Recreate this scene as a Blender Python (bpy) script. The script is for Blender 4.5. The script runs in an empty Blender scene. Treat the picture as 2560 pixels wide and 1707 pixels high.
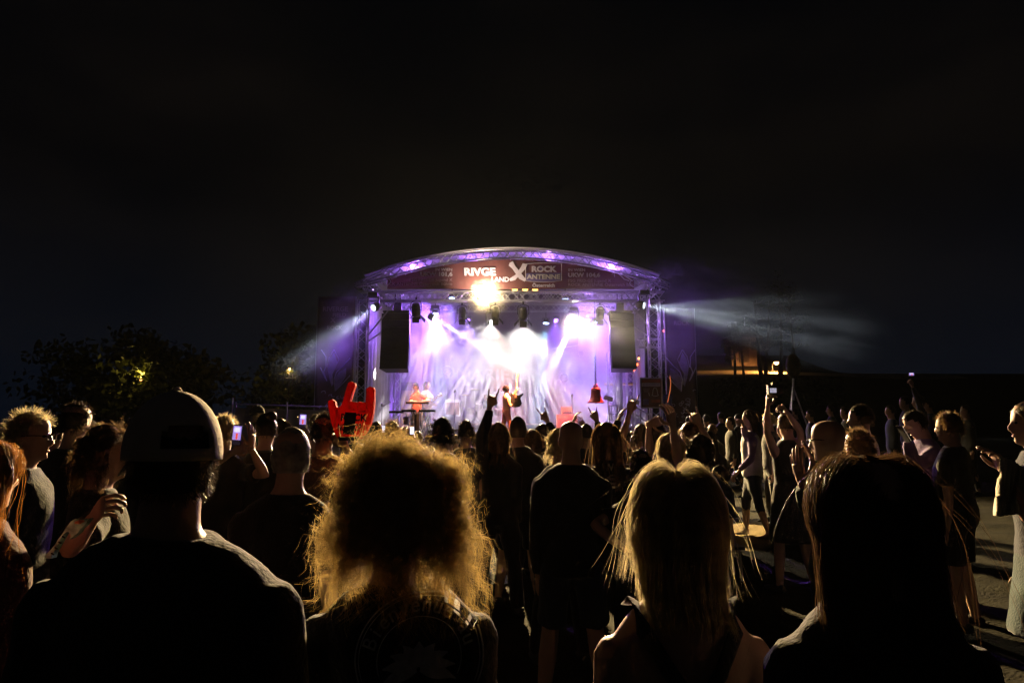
import bpy, bmesh, math, random
import numpy as np
from mathutils import Vector, Matrix, Euler
from mathutils.bvhtree import BVHTree

R = math.radians
random.seed(7)
RNG = np.random.default_rng(11)
SC = bpy.context.scene
COL = SC.collection

# ------------------------------------------------------------------ camera
TILT = R(7.4)
FPX = 1707.0
CAMZ = 1.70
cam_data = bpy.data.cameras.new('camera')
cam_data.lens = 24.0
cam_data.sensor_width = 36.0
cam_data.clip_start = 0.05
cam_data.clip_end = 900.0
cam = bpy.data.objects.new('camera', cam_data)
COL.objects.link(cam)
cam.location = (0, 0, CAMZ)
cam.rotation_euler = (R(90) + TILT, 0, 0)
SC.camera = cam

def at(px, py, Y):
    """World point seen at photo pixel (2560 x 1707) at depth Y metres."""
    dx = (px - 1280.0) / FPX
    dy = (853.5 - py) / FPX
    ct, st = math.cos(TILT), math.sin(TILT)
    d = Vector((dx, ct - dy * st, st + dy * ct))
    k = Y / d.y
    return Vector((d.x * k, Y, CAMZ + d.z * k))

# ------------------------------------------------------------------ world (night sky, thin cloud lit by the city)
world = bpy.data.worlds.new('World')
SC.world = world
world.use_nodes = True
wn, wl = world.node_tree.nodes, world.node_tree.links
wn.clear()
w_out = wn.new('ShaderNodeOutputWorld')
w_bg = wn.new('ShaderNodeBackground')
w_sky = wn.new('ShaderNodeTexSky')
w_sky.sky_type = 'NISHITA'
w_sky.sun_disc = False
w_sky.sun_elevation = R(-9.0)
w_sky.sun_rotation = R(200)
w_tc = wn.new('ShaderNodeTexCoord')
w_map = wn.new('ShaderNodeMapping')
w_map.inputs['Scale'].default_value = (1.0, 1.0, 2.6)
w_no = wn.new('ShaderNodeTexNoise')
w_no.inputs['Scale'].default_value = 1.7
w_no.inputs['Detail'].default_value = 4.0
w_no.inputs['Roughness'].default_value = 0.55
w_ra = wn.new('ShaderNodeValToRGB')
w_ra.color_ramp.elements[0].position = 0.42
w_ra.color_ramp.elements[0].color = (0.0004, 0.0006, 0.0012, 1)
w_ra.color_ramp.elements[1].position = 0.72
w_ra.color_ramp.elements[1].color = (0.0032, 0.0026, 0.0024, 1)
w_add = wn.new('ShaderNodeMix')
w_add.data_type = 'RGBA'
w_add.blend_type = 'ADD'
w_add.inputs[0].default_value = 0.01
wl.new(w_tc.outputs['Generated'], w_map.inputs['Vector'])
wl.new(w_map.outputs['Vector'], w_no.inputs['Vector'])
wl.new(w_no.outputs['Fac'], w_ra.inputs['Fac'])
wl.new(w_ra.outputs['Color'], w_add.inputs[6])
wl.new(w_sky.outputs['Color'], w_add.inputs[7])
# faint blue-grey glow of the night air towards the horizon
w_sep = wn.new('ShaderNodeSeparateXYZ')
wl.new(w_tc.outputs['Generated'], w_sep.inputs[0])
w_gr = wn.new('ShaderNodeMapRange')
w_gr.interpolation_type = 'SMOOTHSTEP'
w_gr.inputs['From Min'].default_value = 0.36
w_gr.inputs['From Max'].default_value = 0.0
wl.new(w_sep.outputs['Z'], w_gr.inputs['Value'])
w_hz = wn.new('ShaderNodeMix')
w_hz.data_type = 'RGBA'
w_hz.blend_type = 'ADD'
wl.new(w_gr.outputs[0], w_hz.inputs[0])
wl.new(w_add.outputs[2], w_hz.inputs[6])
w_hz.inputs[7].default_value = (0.0015, 0.0026, 0.0054, 1)
wl.new(w_hz.outputs[2], w_bg.inputs['Color'])
w_bg.inputs['Strength'].default_value = 1.0
wl.new(w_bg.outputs['Background'], w_out.inputs['Surface'])

# ------------------------------------------------------------------ exposure and renderer
SC.view_settings.view_transform = 'Standard'
SC.view_settings.look = 'None'
SC.view_settings.exposure = 0.0
SC.view_settings.gamma = 1.0
SC.view_settings.use_curve_mapping = False
cy = SC.cycles
cy.max_bounces = 5
cy.diffuse_bounces = 1
cy.glossy_bounces = 2
cy.transmission_bounces = 3
cy.transparent_max_bounces = 8
cy.volume_bounces = 0
cy.volume_step_rate = 1.0
cy.volume_max_steps = 256
cy.caustics_reflective = False
cy.caustics_refractive = False
cy.sample_clamp_indirect = 2.0
cy.sample_clamp_direct = 0.0
cy.use_denoising = True
cy.use_light_tree = True
cy.use_adaptive_sampling = True
cy.adaptive_threshold = 0.02

# ------------------------------------------------------------------ helpers: materials
MATS = {}
def mat(name, col, rough=0.6, metal=0.0, var=0.18, scale=9.0, bump=0.0, bscale=70.0, spec=0.4,
        emit=None, estr=0.0, transl=0.0, sheen=0.0):
    if name in MATS:
        return MATS[name]
    m = bpy.data.materials.new(name)
    m.use_nodes = True
    nt = m.node_tree
    n, l = nt.nodes, nt.links
    n.clear()
    out = n.new('ShaderNodeOutputMaterial')
    b = n.new('ShaderNodeBsdfPrincipled')
    b.inputs['Roughness'].default_value = rough
    b.inputs['Metallic'].default_value = metal
    b.inputs['Specular IOR Level'].default_value = spec
    b.inputs['Sheen Weight'].default_value = sheen
    tc = n.new('ShaderNodeTexCoord')
    no = n.new('ShaderNodeTexNoise')
    no.inputs['Scale'].default_value = scale
    no.inputs['Detail'].default_value = 5
    l.new(tc.outputs['Object'], no.inputs['Vector'])
    ra = n.new('ShaderNodeValToRGB')
    c0 = [max(0.0, c * (1 - var)) for c in col]
    c1 = [min(1.0, c * (1 + var)) for c in col]
    ra.color_ramp.elements[0].position = 0.35
    ra.color_ramp.elements[1].position = 0.68
    ra.color_ramp.elements[0].color = (*c0, 1)
    ra.color_ramp.elements[1].color = (*c1, 1)
    l.new(no.outputs['Fac'], ra.inputs['Fac'])
    l.new(ra.outputs['Color'], b.inputs['Base Color'])
    if bump:
        n2 = n.new('ShaderNodeTexNoise')
        n2.inputs['Scale'].default_value = bscale
        n2.inputs['Detail'].default_value = 4
        l.new(tc.outputs['Object'], n2.inputs['Vector'])
        bp = n.new('ShaderNodeBump')
        bp.inputs['Strength'].default_value = bump
        bp.inputs['Distance'].default_value = 0.02
        l.new(n2.outputs['Fac'], bp.inputs['Height'])
        l.new(bp.outputs['Normal'], b.inputs['Normal'])
    if emit:
        b.inputs['Emission Color'].default_value = (*emit, 1)
        b.inputs['Emission Strength'].default_value = estr
    sh = b.outputs['BSDF']
    if transl:
        t = n.new('ShaderNodeBsdfTranslucent')
        l.new(ra.outputs['Color'], t.inputs['Color'])
        mx = n.new('ShaderNodeMixShader')
        mx.inputs['Fac'].default_value = transl
        l.new(b.outputs['BSDF'], mx.inputs[1])
        l.new(t.outputs['BSDF'], mx.inputs[2])
        sh = mx.outputs['Shader']
    l.new(sh, out.inputs['Surface'])
    MATS[name] = m
    return m

# ------------------------------------------------------------------ helpers: meshes
def basis(d, up=None):
    d = Vector(d).normalized()
    u = Vector(up) if up is not None else (Vector((0, 0, 1)) if abs(d.z) < 0.9 else Vector((0, 1, 0)))
    s = d.cross(u)
    if s.length < 1e-6:
        s = d.cross(Vector((1, 0, 0)))
    s.normalize()
    t = s.cross(d).normalized()
    return s, t, d

class MB:
    def __init__(self):
        self.v, self.f, self.mi = [], [], []
        self.cur = 0
    def add(self, vs, fs):
        o = len(self.v)
        self.v.extend(tuple(p) for p in vs)
        for f in fs:
            self.f.append(tuple(i + o for i in f))
            self.mi.append(self.cur)
        return self
    def box(self, c, s, rot=None):
        hx, hy, hz = s[0] / 2, s[1] / 2, s[2] / 2
        vs = [Vector((x, y, z)) for x in (-hx, hx) for y in (-hy, hy) for z in (-hz, hz)]
        if rot is not None:
            vs = [rot @ p for p in vs]
        c = Vector(c)
        vs = [p + c for p in vs]
        return self.add(vs, [(0, 1, 3, 2), (4, 6, 7, 5), (0, 4, 5, 1), (2, 3, 7, 6), (0, 2, 6, 4), (1, 5, 7, 3)])
    def cyl(self, p0, p1, r0, r1=None, seg=8, cap=True):
        r1 = r0 if r1 is None else r1
        p0, p1 = Vector(p0), Vector(p1)
        s, t, d = basis(p1 - p0)
        vs = []
        for p, r in ((p0, r0), (p1, r1)):
            for k in range(seg):
                a = 2 * math.pi * k / seg
                vs.append(p + s * (r * math.cos(a)) + t * (r * math.sin(a)))
        fs = [(k, (k + 1) % seg, seg + (k + 1) % seg, seg + k) for k in range(seg)]
        if cap:
            fs.append(tuple(range(seg - 1, -1, -1)))
            fs.append(tuple(range(seg, 2 * seg)))
        return self.add(vs, fs)
    def tube(self, pts, rad, seg=8, up=None, cap=True):
        """Loft an ellipse (rx along side, ry along the other) through pts."""
        pts = [Vector(p) for p in pts]
        n = len(pts)
        vs, fs = [], []
        prev = None
        for i, p in enumerate(pts):
            d = (pts[min(i + 1, n - 1)] - pts[max(i - 1, 0)])
            if d.length < 1e-7:
                d = Vector((0, 0, 1))
            if up is not None:
                s, t, _ = basis(d, up)
            else:
                if prev is None:
                    s, t, _ = basis(d)
                else:
                    dn = d.normalized()
                    s = prev - dn * prev.dot(dn)
                    s.normalize()
                    t = s.cross(dn)
                prev = s
            r = rad[i] if isinstance(rad, list) else rad
            rx, ry = r if isinstance(r, (list, tuple)) else (r, r)
            for k in range(seg):
                a = 2 * math.pi * k / seg
                vs.append(p + s * (rx * math.cos(a)) + t * (ry * math.sin(a)))
        for i in range(n - 1):
            for k in range(seg):
                a, b = i * seg + k, i * seg + (k + 1) % seg
                fs.append((a, b, b + seg, a + seg))
        if cap:
            fs.append(tuple(range(seg - 1, -1, -1)))
            fs.append(tuple((n - 1) * seg + k for k in range(seg)))
        return self.add(vs, fs)
    def ell(self, c, r, seg=12, rings=8, rot=None):
        vs, fs = [], []
        c = Vector(c)
        for i in range(rings + 1):
            th = math.pi * i / rings
            for k in range(seg):
                a = 2 * math.pi * k / seg
                p = Vector((r[0] * math.sin(th) * math.cos(a), r[1] * math.sin(th) * math.sin(a), r[2] * math.cos(th)))
                if rot is not None:
                    p = rot @ p
                vs.append(c + p)
        for i in range(rings):
            for k in range(seg):
                a, b = i * seg + k, i * seg + (k + 1) % seg
                fs.append((a, a + seg, b + seg, b))
        return self.add(vs, fs)
    def lathe(self, prof, c=(0, 0, 0), seg=24):
        """prof: list of (r, z)."""
        vs, fs = [], []
        c = Vector(c)
        for r, z in prof:
            for k in range(seg):
                a = 2 * math.pi * k / seg
                vs.append(c + Vector((r * math.cos(a), r * math.sin(a), z)))
        for i in range(len(prof) - 1):
            for k in range(seg):
                a, b = i * seg + k, i * seg + (k + 1) % seg
                fs.append((a, b, b + seg, a + seg))
        return self.add(vs, fs)
    def prism(self, poly, o, ax, ay, depth):
        """Extrude a 2D polygon laid on axes ax, ay at o by vector depth."""
        o, ax, ay, dp = Vector(o), Vector(ax), Vector(ay), Vector(depth)
        n = len(poly)
        a = [o + ax * x + ay * y for x, y in poly]
        b = [p + dp for p in a]
        fs = [tuple(range(n)), tuple(range(2 * n - 1, n - 1, -1))]
        fs += [(k, k + n, (k + 1) % n + n, (k + 1) % n) for k in range(n)]
        return self.add(a + b, fs)
    def mesh(self, name, smooth=False):
        me = bpy.data.meshes.new(name)
        me.from_pydata(self.v, [], self.f)
        if any(self.mi):
            me.polygons.foreach_set('material_index', self.mi)
        if smooth:
            me.polygons.foreach_set('use_smooth', [True] * len(me.polygons))
        me.update()
        return me
    def build(self, name, m, parent=None, smooth=False, fix=True):
        me = self.mesh(name, smooth)
        if fix:
            bm = bmesh.new()
            bm.from_mesh(me)
            bmesh.ops.recalc_face_normals(bm, faces=bm.faces)
            bm.to_mesh(me)
            bm.free()
        return put(name, me, m, parent)

def put(name, me, m, parent=None):
    if m is not None:
        for mm in (m if isinstance(m, (list, tuple)) else [m]):
            me.materials.append(mm)
    o = bpy.data.objects.new(name, me)
    COL.objects.link(o)
    if parent is not None:
        o.parent = parent
        o.matrix_parent_inverse = parent_inv(parent)
    return o

def parent_inv(p):
    M = Matrix.Identity(4)
    chain = []
    while p is not None:
        chain.append(p)
        p = p.parent
    for q in reversed(chain):
        M = M @ (q.matrix_parent_inverse @ Matrix.LocRotScale(q.location, q.rotation_euler, q.scale) if q.parent else Matrix.LocRotScale(q.location, q.rotation_euler, q.scale))
    return M.inverted()

def tag(o, label=None, cat=None, group=None, kind=None):
    if label: o['label'] = label
    if cat: o['category'] = cat
    if group: o['group'] = group
    if kind: o['kind'] = kind
    return o

def thing(name, label, cat, loc=(0, 0, 0), group=None):
    o = bpy.data.objects.new(name, None)
    o.empty_display_size = 0.1
    o.location = loc
    COL.objects.link(o)
    return tag(o, label, cat, group)

UNIT = {}
def strut(name, parent, p0, p1, r, m, seg=6):
    """A rod as an object of its own; alike rods share one mesh."""
    key = (name, m.name, seg)
    if key not in UNIT:
        me = MB().cyl((0, 0, 0), (0, 0, 1), 1, 1, seg).mesh(name, True)
        me.materials.append(m)
        UNIT[key] = me
    p0, p1 = Vector(p0), Vector(p1)
    s, t, d = basis(p1 - p0)
    L = (p1 - p0).length
    o = bpy.data.objects.new(name, UNIT[key])
    COL.objects.link(o)
    M = Matrix(((s.x * r, t.x * r, d.x * L, p0.x), (s.y * r, t.y * r, d.y * L, p0.y), (s.z * r, t.z * r, d.z * L, p0.z), (0, 0, 0, 1)))
    o.parent = parent
    o.matrix_parent_inverse = Matrix.Identity(4)
    o.matrix_basis = parent_inv(parent) @ M
    return o

def text_mesh(s, size, depth=0.004, bold=0.0, align='CENTER', shear=0.0, sx=1.0):
    cu = bpy.data.curves.new('lettering', 'FONT')
    cu.body = s
    cu.size = size
    cu.extrude = depth
    cu.offset = bold
    cu.align_x = align
    cu.shear = shear
    cu.resolution_u = 3
    o = bpy.data.objects.new('lettering', cu)
    COL.objects.link(o)
    dg = bpy.context.evaluated_depsgraph_get()
    me = bpy.data.meshes.new_from_object(o.evaluated_get(dg))
    bpy.data.objects.remove(o)
    bpy.data.curves.remove(cu)
    if sx != 1.0:
        me.transform(Matrix.Diagonal((sx, 1, 1, 1)))
    return me

def lettering(s, pos, size, m, parent, align='CENTER', bold=0.0, name='lettering', rot=0.0, sx=1.0, shear=0.0, depth=0.004):
    """Letters standing on a sheet that faces -Y."""
    me = text_mesh(s, size, depth, bold, align, shear, sx)
    me.transform(Matrix.Translation(Vector(pos)) @ Matrix.Rotation(R(90), 4, 'X') @ Matrix.Rotation(rot, 4, 'Z'))
    return put(name, me, m, parent)

def spot(name, loc, target, watts, color, deg, blend=0.3, rad=0.08, parent=None, stripes=None, up='Y'):
    ld = bpy.data.lights.new(name, 'SPOT')
    ld.energy = watts
    ld.color = color
    ld.spot_size = R(deg)
    ld.spot_blend = blend
    ld.shadow_soft_size = rad
    o = bpy.data.objects.new(name, ld)
    COL.objects.link(o)
    d = Vector(target) - Vector(loc)
    if stripes:
        # slotted gobo: its slots lie along the throw towards the audience, so the sheets of light read as rays from the meadow
        ya = (Vector((0, 0, CAMZ)) - Vector(loc)).normalized()
        za = -(d - ya * d.dot(ya)).normalized()
        xa = ya.cross(za)
        rot = Matrix((xa, ya, za)).transposed()
    else:
        rot = d.to_track_quat('-Z', 'Y').to_matrix()
    M = Matrix.Translation(Vector(loc)) @ rot.to_4x4()
    if parent is not None:
        o.parent = parent
        o.matrix_basis = parent_inv(parent) @ M
    else:
        o.matrix_world = M
    if stripes:
        ld.use_nodes = True
        nt = ld.node_tree
        n, l = nt.nodes, nt.links
        em = [x for x in n if x.type == 'EMISSION'][0]
        tc = n.new('ShaderNodeTexCoord')
        sp = n.new('ShaderNodeSeparateXYZ')
        l.new(tc.outputs['Normal'], sp.inputs[0])
        a = n.new('ShaderNodeMath'); a.operation = 'ARCTAN2'
        zz = n.new('ShaderNodeMath'); zz.operation = 'ABSOLUTE'
        l.new(sp.outputs['Z'], zz.inputs[0])
        l.new(sp.outputs['X'], a.inputs[0])
        l.new(zz.outputs[0], a.inputs[1])
        f = n.new('ShaderNodeMath'); f.operation = 'MULTIPLY'; f.inputs[1].default_value = abs(stripes)
        l.new(a.outputs[0], f.inputs[0])
        no = n.new('ShaderNodeTexNoise'); no.noise_dimensions = '1D'; no.inputs['Scale'].default_value = 9.0
        l.new(a.outputs[0], no.inputs['W'])
        ad = n.new('ShaderNodeMath'); ad.operation = 'MULTIPLY_ADD'; ad.inputs[1].default_value = 7.0
        l.new(no.outputs['Fac'], ad.inputs[0]); l.new(f.outputs[0], ad.inputs[2])
        si = n.new('ShaderNodeMath'); si.operation = 'SINE'
        l.new(ad.outputs[0], si.inputs[0])
        mr = n.new('ShaderNodeMapRange'); mr.interpolation_type = 'SMOOTHSTEP'
        mr.inputs['From Min'].default_value = -0.45; mr.inputs['From Max'].default_value = 0.35
        mr.inputs['To Min'].default_value = 0.10 if stripes > 0 else 0.45; mr.inputs['To Max'].default_value = 1.0
        l.new(si.outputs[0], mr.inputs['Value'])
        l.new(mr.outputs[0], em.inputs['Strength'])
    return o
LK, LB, LW, LS, LP, LV, LF = 13.0, 0.92, 0.9, 1.6, 3.4, 1.9, 1.5
HAZE, SMOKE = 0.00006, 0.20
# ================================================================== ground and terrain
def ground_z(x, y):
    """Meadow: level before the stage, a bank rising on the right and a hill far behind it."""
    r = max(0.0, min(1.0, (x - 0.9) / 5.0))
    z = 0.56 * r * r * (3 - 2 * r)
    r2 = max(0.0, min(1.0, (x - 5.0) / 9.0)) * max(0.0, min(1.0, (y - 6.0) / 9.0))
    z += 0.9 * r2
    h = max(0.0, min(1.0, (y - 33.0) / 26.0)) * max(0.0, min(1.0, (x + 2.0) / 14.0))
    z += 5.0 * h * h * (3 - 2 * h)
    h3 = max(0.0, min(1.0, (y - 56.5) / 11.0)) * max(0.0, min(1.0, (x - 11.0) / 4.0)) * max(0.0, min(1.0, (33.0 - x) / 6.0))
    z += 2.4 * h3 * h3 * (3 - 2 * h3)
    hl = max(0.0, min(1.0, (y - 60.0) / 120.0))
    z += 3.0 * hl
    return z

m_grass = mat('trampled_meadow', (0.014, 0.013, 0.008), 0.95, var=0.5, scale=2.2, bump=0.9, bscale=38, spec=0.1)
def lit_strip_ground():
    """Pool of blinder light painted straw-pale into the earth colour on the bank side."""
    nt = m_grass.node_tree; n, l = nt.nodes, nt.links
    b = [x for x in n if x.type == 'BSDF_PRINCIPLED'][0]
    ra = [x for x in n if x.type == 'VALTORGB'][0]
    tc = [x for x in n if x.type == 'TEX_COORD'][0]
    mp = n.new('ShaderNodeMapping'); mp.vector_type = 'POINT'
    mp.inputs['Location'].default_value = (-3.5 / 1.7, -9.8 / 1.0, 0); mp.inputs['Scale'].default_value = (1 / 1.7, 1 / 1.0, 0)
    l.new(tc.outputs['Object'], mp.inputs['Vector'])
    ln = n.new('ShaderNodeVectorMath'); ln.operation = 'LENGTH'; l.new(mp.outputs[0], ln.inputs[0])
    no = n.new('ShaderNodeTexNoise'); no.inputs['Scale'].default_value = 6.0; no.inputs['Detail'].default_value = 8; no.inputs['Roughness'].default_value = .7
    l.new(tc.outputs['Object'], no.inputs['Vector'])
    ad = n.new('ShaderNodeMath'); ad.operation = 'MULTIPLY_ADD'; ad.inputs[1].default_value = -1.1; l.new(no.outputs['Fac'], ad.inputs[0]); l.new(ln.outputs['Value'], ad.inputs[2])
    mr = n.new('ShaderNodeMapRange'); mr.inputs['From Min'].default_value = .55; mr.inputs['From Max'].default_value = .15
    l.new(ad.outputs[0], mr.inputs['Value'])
    mx = n.new('ShaderNodeMix'); mx.data_type = 'RGBA'; l.new(mr.outputs[0], mx.inputs[0]); l.new(ra.outputs['Color'], mx.inputs[6]); mx.inputs[7].default_value = (0.17, 0.13, 0.06, 1)  # paler colour painted in for the blinder-lit strip of ground
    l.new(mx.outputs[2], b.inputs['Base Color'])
lit_strip_ground()
def build_ground():
    xs = np.unique(np.concatenate([np.linspace(-400, -30, 12), np.linspace(-30, -8, 16), np.linspace(-8, 14, 150), np.linspace(14, 40, 40), np.linspace(40, 400, 12)]))
    ys = np.unique(np.concatenate([np.linspace(-60, -4, 8), np.linspace(-4, 16, 150), np.linspace(16, 72, 75), np.linspace(72, 800, 20)]))
    rng = np.random.default_rng(3)
    vs = []
    for y in ys:
        for x in xs:
            z = ground_z(x, y)
            if -8 < x < 14 and 0 < y < 16:
                z += 0.018 * math.sin(3.1 * x + 1.7 * math.sin(2.3 * y)) * math.sin(2.7 * y + x) + rng.uniform(-0.014, 0.014)
            vs.append((x, y, z))
    nx = len(xs)
    fs = [(j * nx + i, j * nx + i + 1, (j + 1) * nx + i + 1, (j + 1) * nx + i) for j in range(len(ys) - 1) for i in range(nx - 1)]
    mb = MB(); mb.add(vs, fs)
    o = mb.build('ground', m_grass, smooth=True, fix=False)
    tag(o, kind='structure')
build_ground()

# ================================================================== stage
YF, YB = 21.5, 27.8
SZ = 1.40
m_alu = mat('truss_aluminium', (0.62, 0.62, 0.65), 0.38, 0.85, var=0.1, scale=20)
m_black = mat('black_metal', (0.02, 0.02, 0.022), 0.5, 0.2, var=0.3)
m_blackcloth = mat('black_molton', (0.012, 0.012, 0.014), 0.95, var=0.3, scale=5, bump=0.2)
m_deck = mat('stage_plywood', (0.12, 0.10, 0.09), 0.5, var=0.3, scale=3)
m_roof = mat('roof_membrane', (0.72, 0.72, 0.76), 0.55, var=0.06, scale=2.5, transl=0.35)
m_banner = mat('maroon_banner_vinyl', (0.13, 0.048, 0.045), 0.55, var=0.2, scale=1.4, bump=0.15, bscale=6, transl=0.10)
m_print = mat('pale_banner_print', (0.62, 0.57, 0.68), 0.6, var=0.08)
m_printfaint = mat('faint_banner_print', (0.46, 0.34, 0.38), 0.6, var=0.15)
m_printblue = mat('violet_banner_print', (0.16, 0.12, 0.36), 0.6, var=0.1)
m_drape = mat('side_drape', (0.42, 0.40, 0.46), 0.8, var=0.2, scale=1.2, bump=0.5, bscale=3)
m_backdrop = mat('stage_backdrop', (0.22, 0.15, 0.24), 0.85, var=0.3, scale=0.7)
m_backprint = mat('backdrop_print', (0.36, 0.28, 0.40), 0.8, var=0.1)

stage = thing('stage', 'open-air concert stage deck under an arched truss roof', 'stage', (0, YF, 0))
mb = MB(); mb.box((0, 25.05, SZ - 0.06), (10.4, 6.3, 0.12)); mb.build('deck', m_deck, stage)
mb = MB()
n = 90
for i in range(n):
    x0, x1 = -5.2 + 10.4 * i / n, -5.2 + 10.4 * (i + 1) / n
    y0, y1 = 21.86 + 0.03 * math.sin(i * 1.9), 21.86 + 0.03 * math.sin((i + 1) * 1.9)
    mb.add([(x0, y0, 0), (x1, y1, 0), (x1, y1, SZ - 0.125), (x0, y0, SZ - 0.125)], [(0, 1, 2, 3)])
mb.build('skirt', m_blackcloth, stage, True)

# --- arch
zE = at(877, 713, YF).z
zP = at(1275, 634, YF).z
HW = 402 * YF / FPX * 1.0
sag = zP - zE
RAD = (HW * HW + sag * sag) / (2 * sag)
def arch(x, off=0.0):
    r = RAD + off
    return zP - RAD + math.sqrt(max(0.0, r * r - x * x))
CH = 0.025
TD = 0.15
at_truss = thing('arch_truss', 'curved aluminium lattice truss along the front edge of the roof', 'truss', (0, YF, zE))
NB = 38
xs = [-HW + 2 * HW * i / NB for i in range(NB + 1)]
def taper(x):
    return TD * min(1.0, 0.35 + 0.65 * (HW - abs(x)) / 1.3)
for (yy, sgn) in ((YF, 1), (YF, -1), (YF + 0.3, 1), (YF + 0.3, -1)):
    mb = MB()
    mb.tube([(x, yy, arch(x, sgn * taper(x))) for x in xs], CH, 6)
    mb.build('chord', m_alu, at_truss, True)
for i in range(NB):
    a, b = xs[i], xs[i + 1]
    strut('brace', at_truss, (a, YF, arch(a, taper(a))), (b, YF, arch(b, -taper(b))), 0.011, m_alu)
    strut('brace', at_truss, (a, YF, arch(a, -taper(a))), (b, YF, arch(b, taper(b))), 0.011, m_alu)
    if i % 2 == 0:
        strut('brace', at_truss, (a, YF, arch(a, -taper(a))), (b, YF + 0.3, arch(b, -taper(b))), 0.010, m_alu)
        strut('brace', at_truss, (a, YF + 0.3, arch(a, taper(a))), (b, YF + 0.3, arch(b, -taper(b))), 0.010, m_alu)

# --- roof membrane: a vault carried by the arch
mb = MB()
nx, ny = 48, 14
vs, fs = [], []
for j in range(ny + 1):
    y = YF - 0.02 + (YB + 0.5 - YF + 0.02) * j / ny
    for i in range(nx + 1):
        x = -HW * 0.94 + (2 * HW * 0.94) * i / nx
        z = arch(x, TD + 0.045) - 0.03 * math.sin(math.pi * ((j * 2) % 7) / 7) - 0.10 * max(0, abs(x) / HW - 0.9)
        vs.append((x, y, z))
for j in range(ny):
    for i in range(nx):
        a = j * (nx + 1) + i
        fs.append((a, a + 1, a + nx + 2, a + nx + 1))
mb.add(vs, fs)
roof = mb.build('roof_membrane', m_roof, smooth=True, fix=False)
tag(roof, 'pale fabric vault stretched over the stage behind the curved truss', 'roof')
# welted front edge
rim = MB(); rim.tube([(x, YF - 0.02, arch(x, TD + 0.05)) for x in np.linspace(-HW * .94, HW * .94, 60)], 0.025, 6)
rim.build('roof_edge', m_roof, roof, True)

# --- box trusses
def box_truss(name, label, p0, p1, w, h, bays, r=0.024, rb=0.011, m=m_alu, side=None):
    p0, p1 = Vector(p0), Vector(p1)
    t = thing(name, label, 'truss', p0)
    s, u, d = basis(p1 - p0, side)
    offs = [s * (a * w / 2) + u * (b * h / 2) for a, b in ((-1, -1), (1, -1), (1, 1), (-1, 1))]
    for o in offs:
        strut('chord', t, p0 + o, p1 + o, r, m)
    for i in range(bays):
        a, b = p0.lerp(p1, i / bays), p0.lerp(p1, (i + 1) / bays)
        for k in range(4):
            o0, o1 = offs[k], offs[(k + 1) % 4]
            if (i + k) % 2:
                o0, o1 = o1, o0
            strut('brace', t, a + o0, b + o1, rb, m)
    return t
zh0, zh1 = at(1280, 724, YF).z, at(1280, 747, YF).z
header = box_truss('header_truss', 'straight aluminium truss across the stage front below the sponsor banner',
                   (-4.95, YF + 0.42, (zh0 + zh1) / 2), (4.95, YF + 0.42, (zh0 + zh1) / 2), 0.3, zh0 - zh1, 40)
lx = at(902, 850, YF).x
rx = at(1639, 850, YF).x
box_truss('truss_tower', 'tall lattice tower at the front corner beside the keyboard player', (lx, YF + 0.2, 0), (lx, YF + 0.2, zh1), 0.32, 0.32, 20)
box_truss('truss_tower', 'tall lattice tower at the front corner carrying the framed bell poster', (rx, YF + 0.2, 0), (rx, YF + 0.2, zh1), 0.34, 0.34, 20)
box_truss('truss_tower', 'thin lattice tower at the back corner behind the keyboard player', (-4.55, 27.0, SZ), (-4.55, 27.0, 6.9), 0.29, 0.29, 16)
box_truss('truss_tower', 'thin lattice tower at the back corner beyond the bell', (4.62, 26.6, SZ), (4.62, 26.6, 6.9), 0.29, 0.29, 16)
box_truss('truss_tower', 'short lattice tower just under the hanging speakers near the bell', (3.72, 25.6, SZ), (3.72, 25.6, 4.6), 0.24, 0.24, 10)
mid = box_truss('lighting_truss', 'lighting truss under the middle of the roof holding moving heads', (-4.6, 24.6, 6.55), (4.6, 24.6, 6.55), 0.29, 0.29, 36)
back = box_truss('lighting_truss', 'lighting truss under the rear of the roof above the backdrop', (-4.6, 27.2, 6.6), (4.6, 27.2, 6.6), 0.29, 0.29, 36)
for sx in (-1, 1):
    box_truss('side_truss', 'side truss from front to back under the %s eave' % ('keyboard side' if sx < 0 else 'bell side'),
              (sx * 4.75, YF + 0.5, 6.45), (sx * 4.75, YB, 6.45), 0.29, 0.29, 22)
    # diagonal knee braces at the corner
    t = thing('knee_brace', 'diagonal tube bracing the %s front tower to the header truss' % ('keyboard side' if sx < 0 else 'bell side'), 'brace', (sx * 4.6, YF + 0.2, 5.0))
    strut('tube', t, (sx * 4.62, YF + 0.1, zh1 - 1.2), (sx * 3.7, YF + 0.15, zh1 + 0.02), 0.024, m_alu)
    strut('tube', t, (sx * 4.60, YF + 0.35, zh1 - 1.3), (sx * 3.2, YF + 2.6, zh1 + 0.3), 0.024, m_alu)
box_truss('truss_bar', 'short horizontal truss bracing the bell side at head height of the speakers', (4.55, 24.4, at(1600, 858, 24.4).z), (5.35, 24.4, at(1600, 858, 24.4).z), 0.3, 0.3, 5)
# extra bare pole by the keyboard-side tower
t = thing('scaffold_pole', 'single scaffold pole beside the keyboard side tower', 'pole', (at(930, 900, 21.8).x, 21.9, 0))
strut('tube', t, (at(919, 900, 21.9).x, 21.9, 0), (at(919, 900, 21.9).x, 21.9, zh1), 0.05, m_alu, 10)

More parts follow.
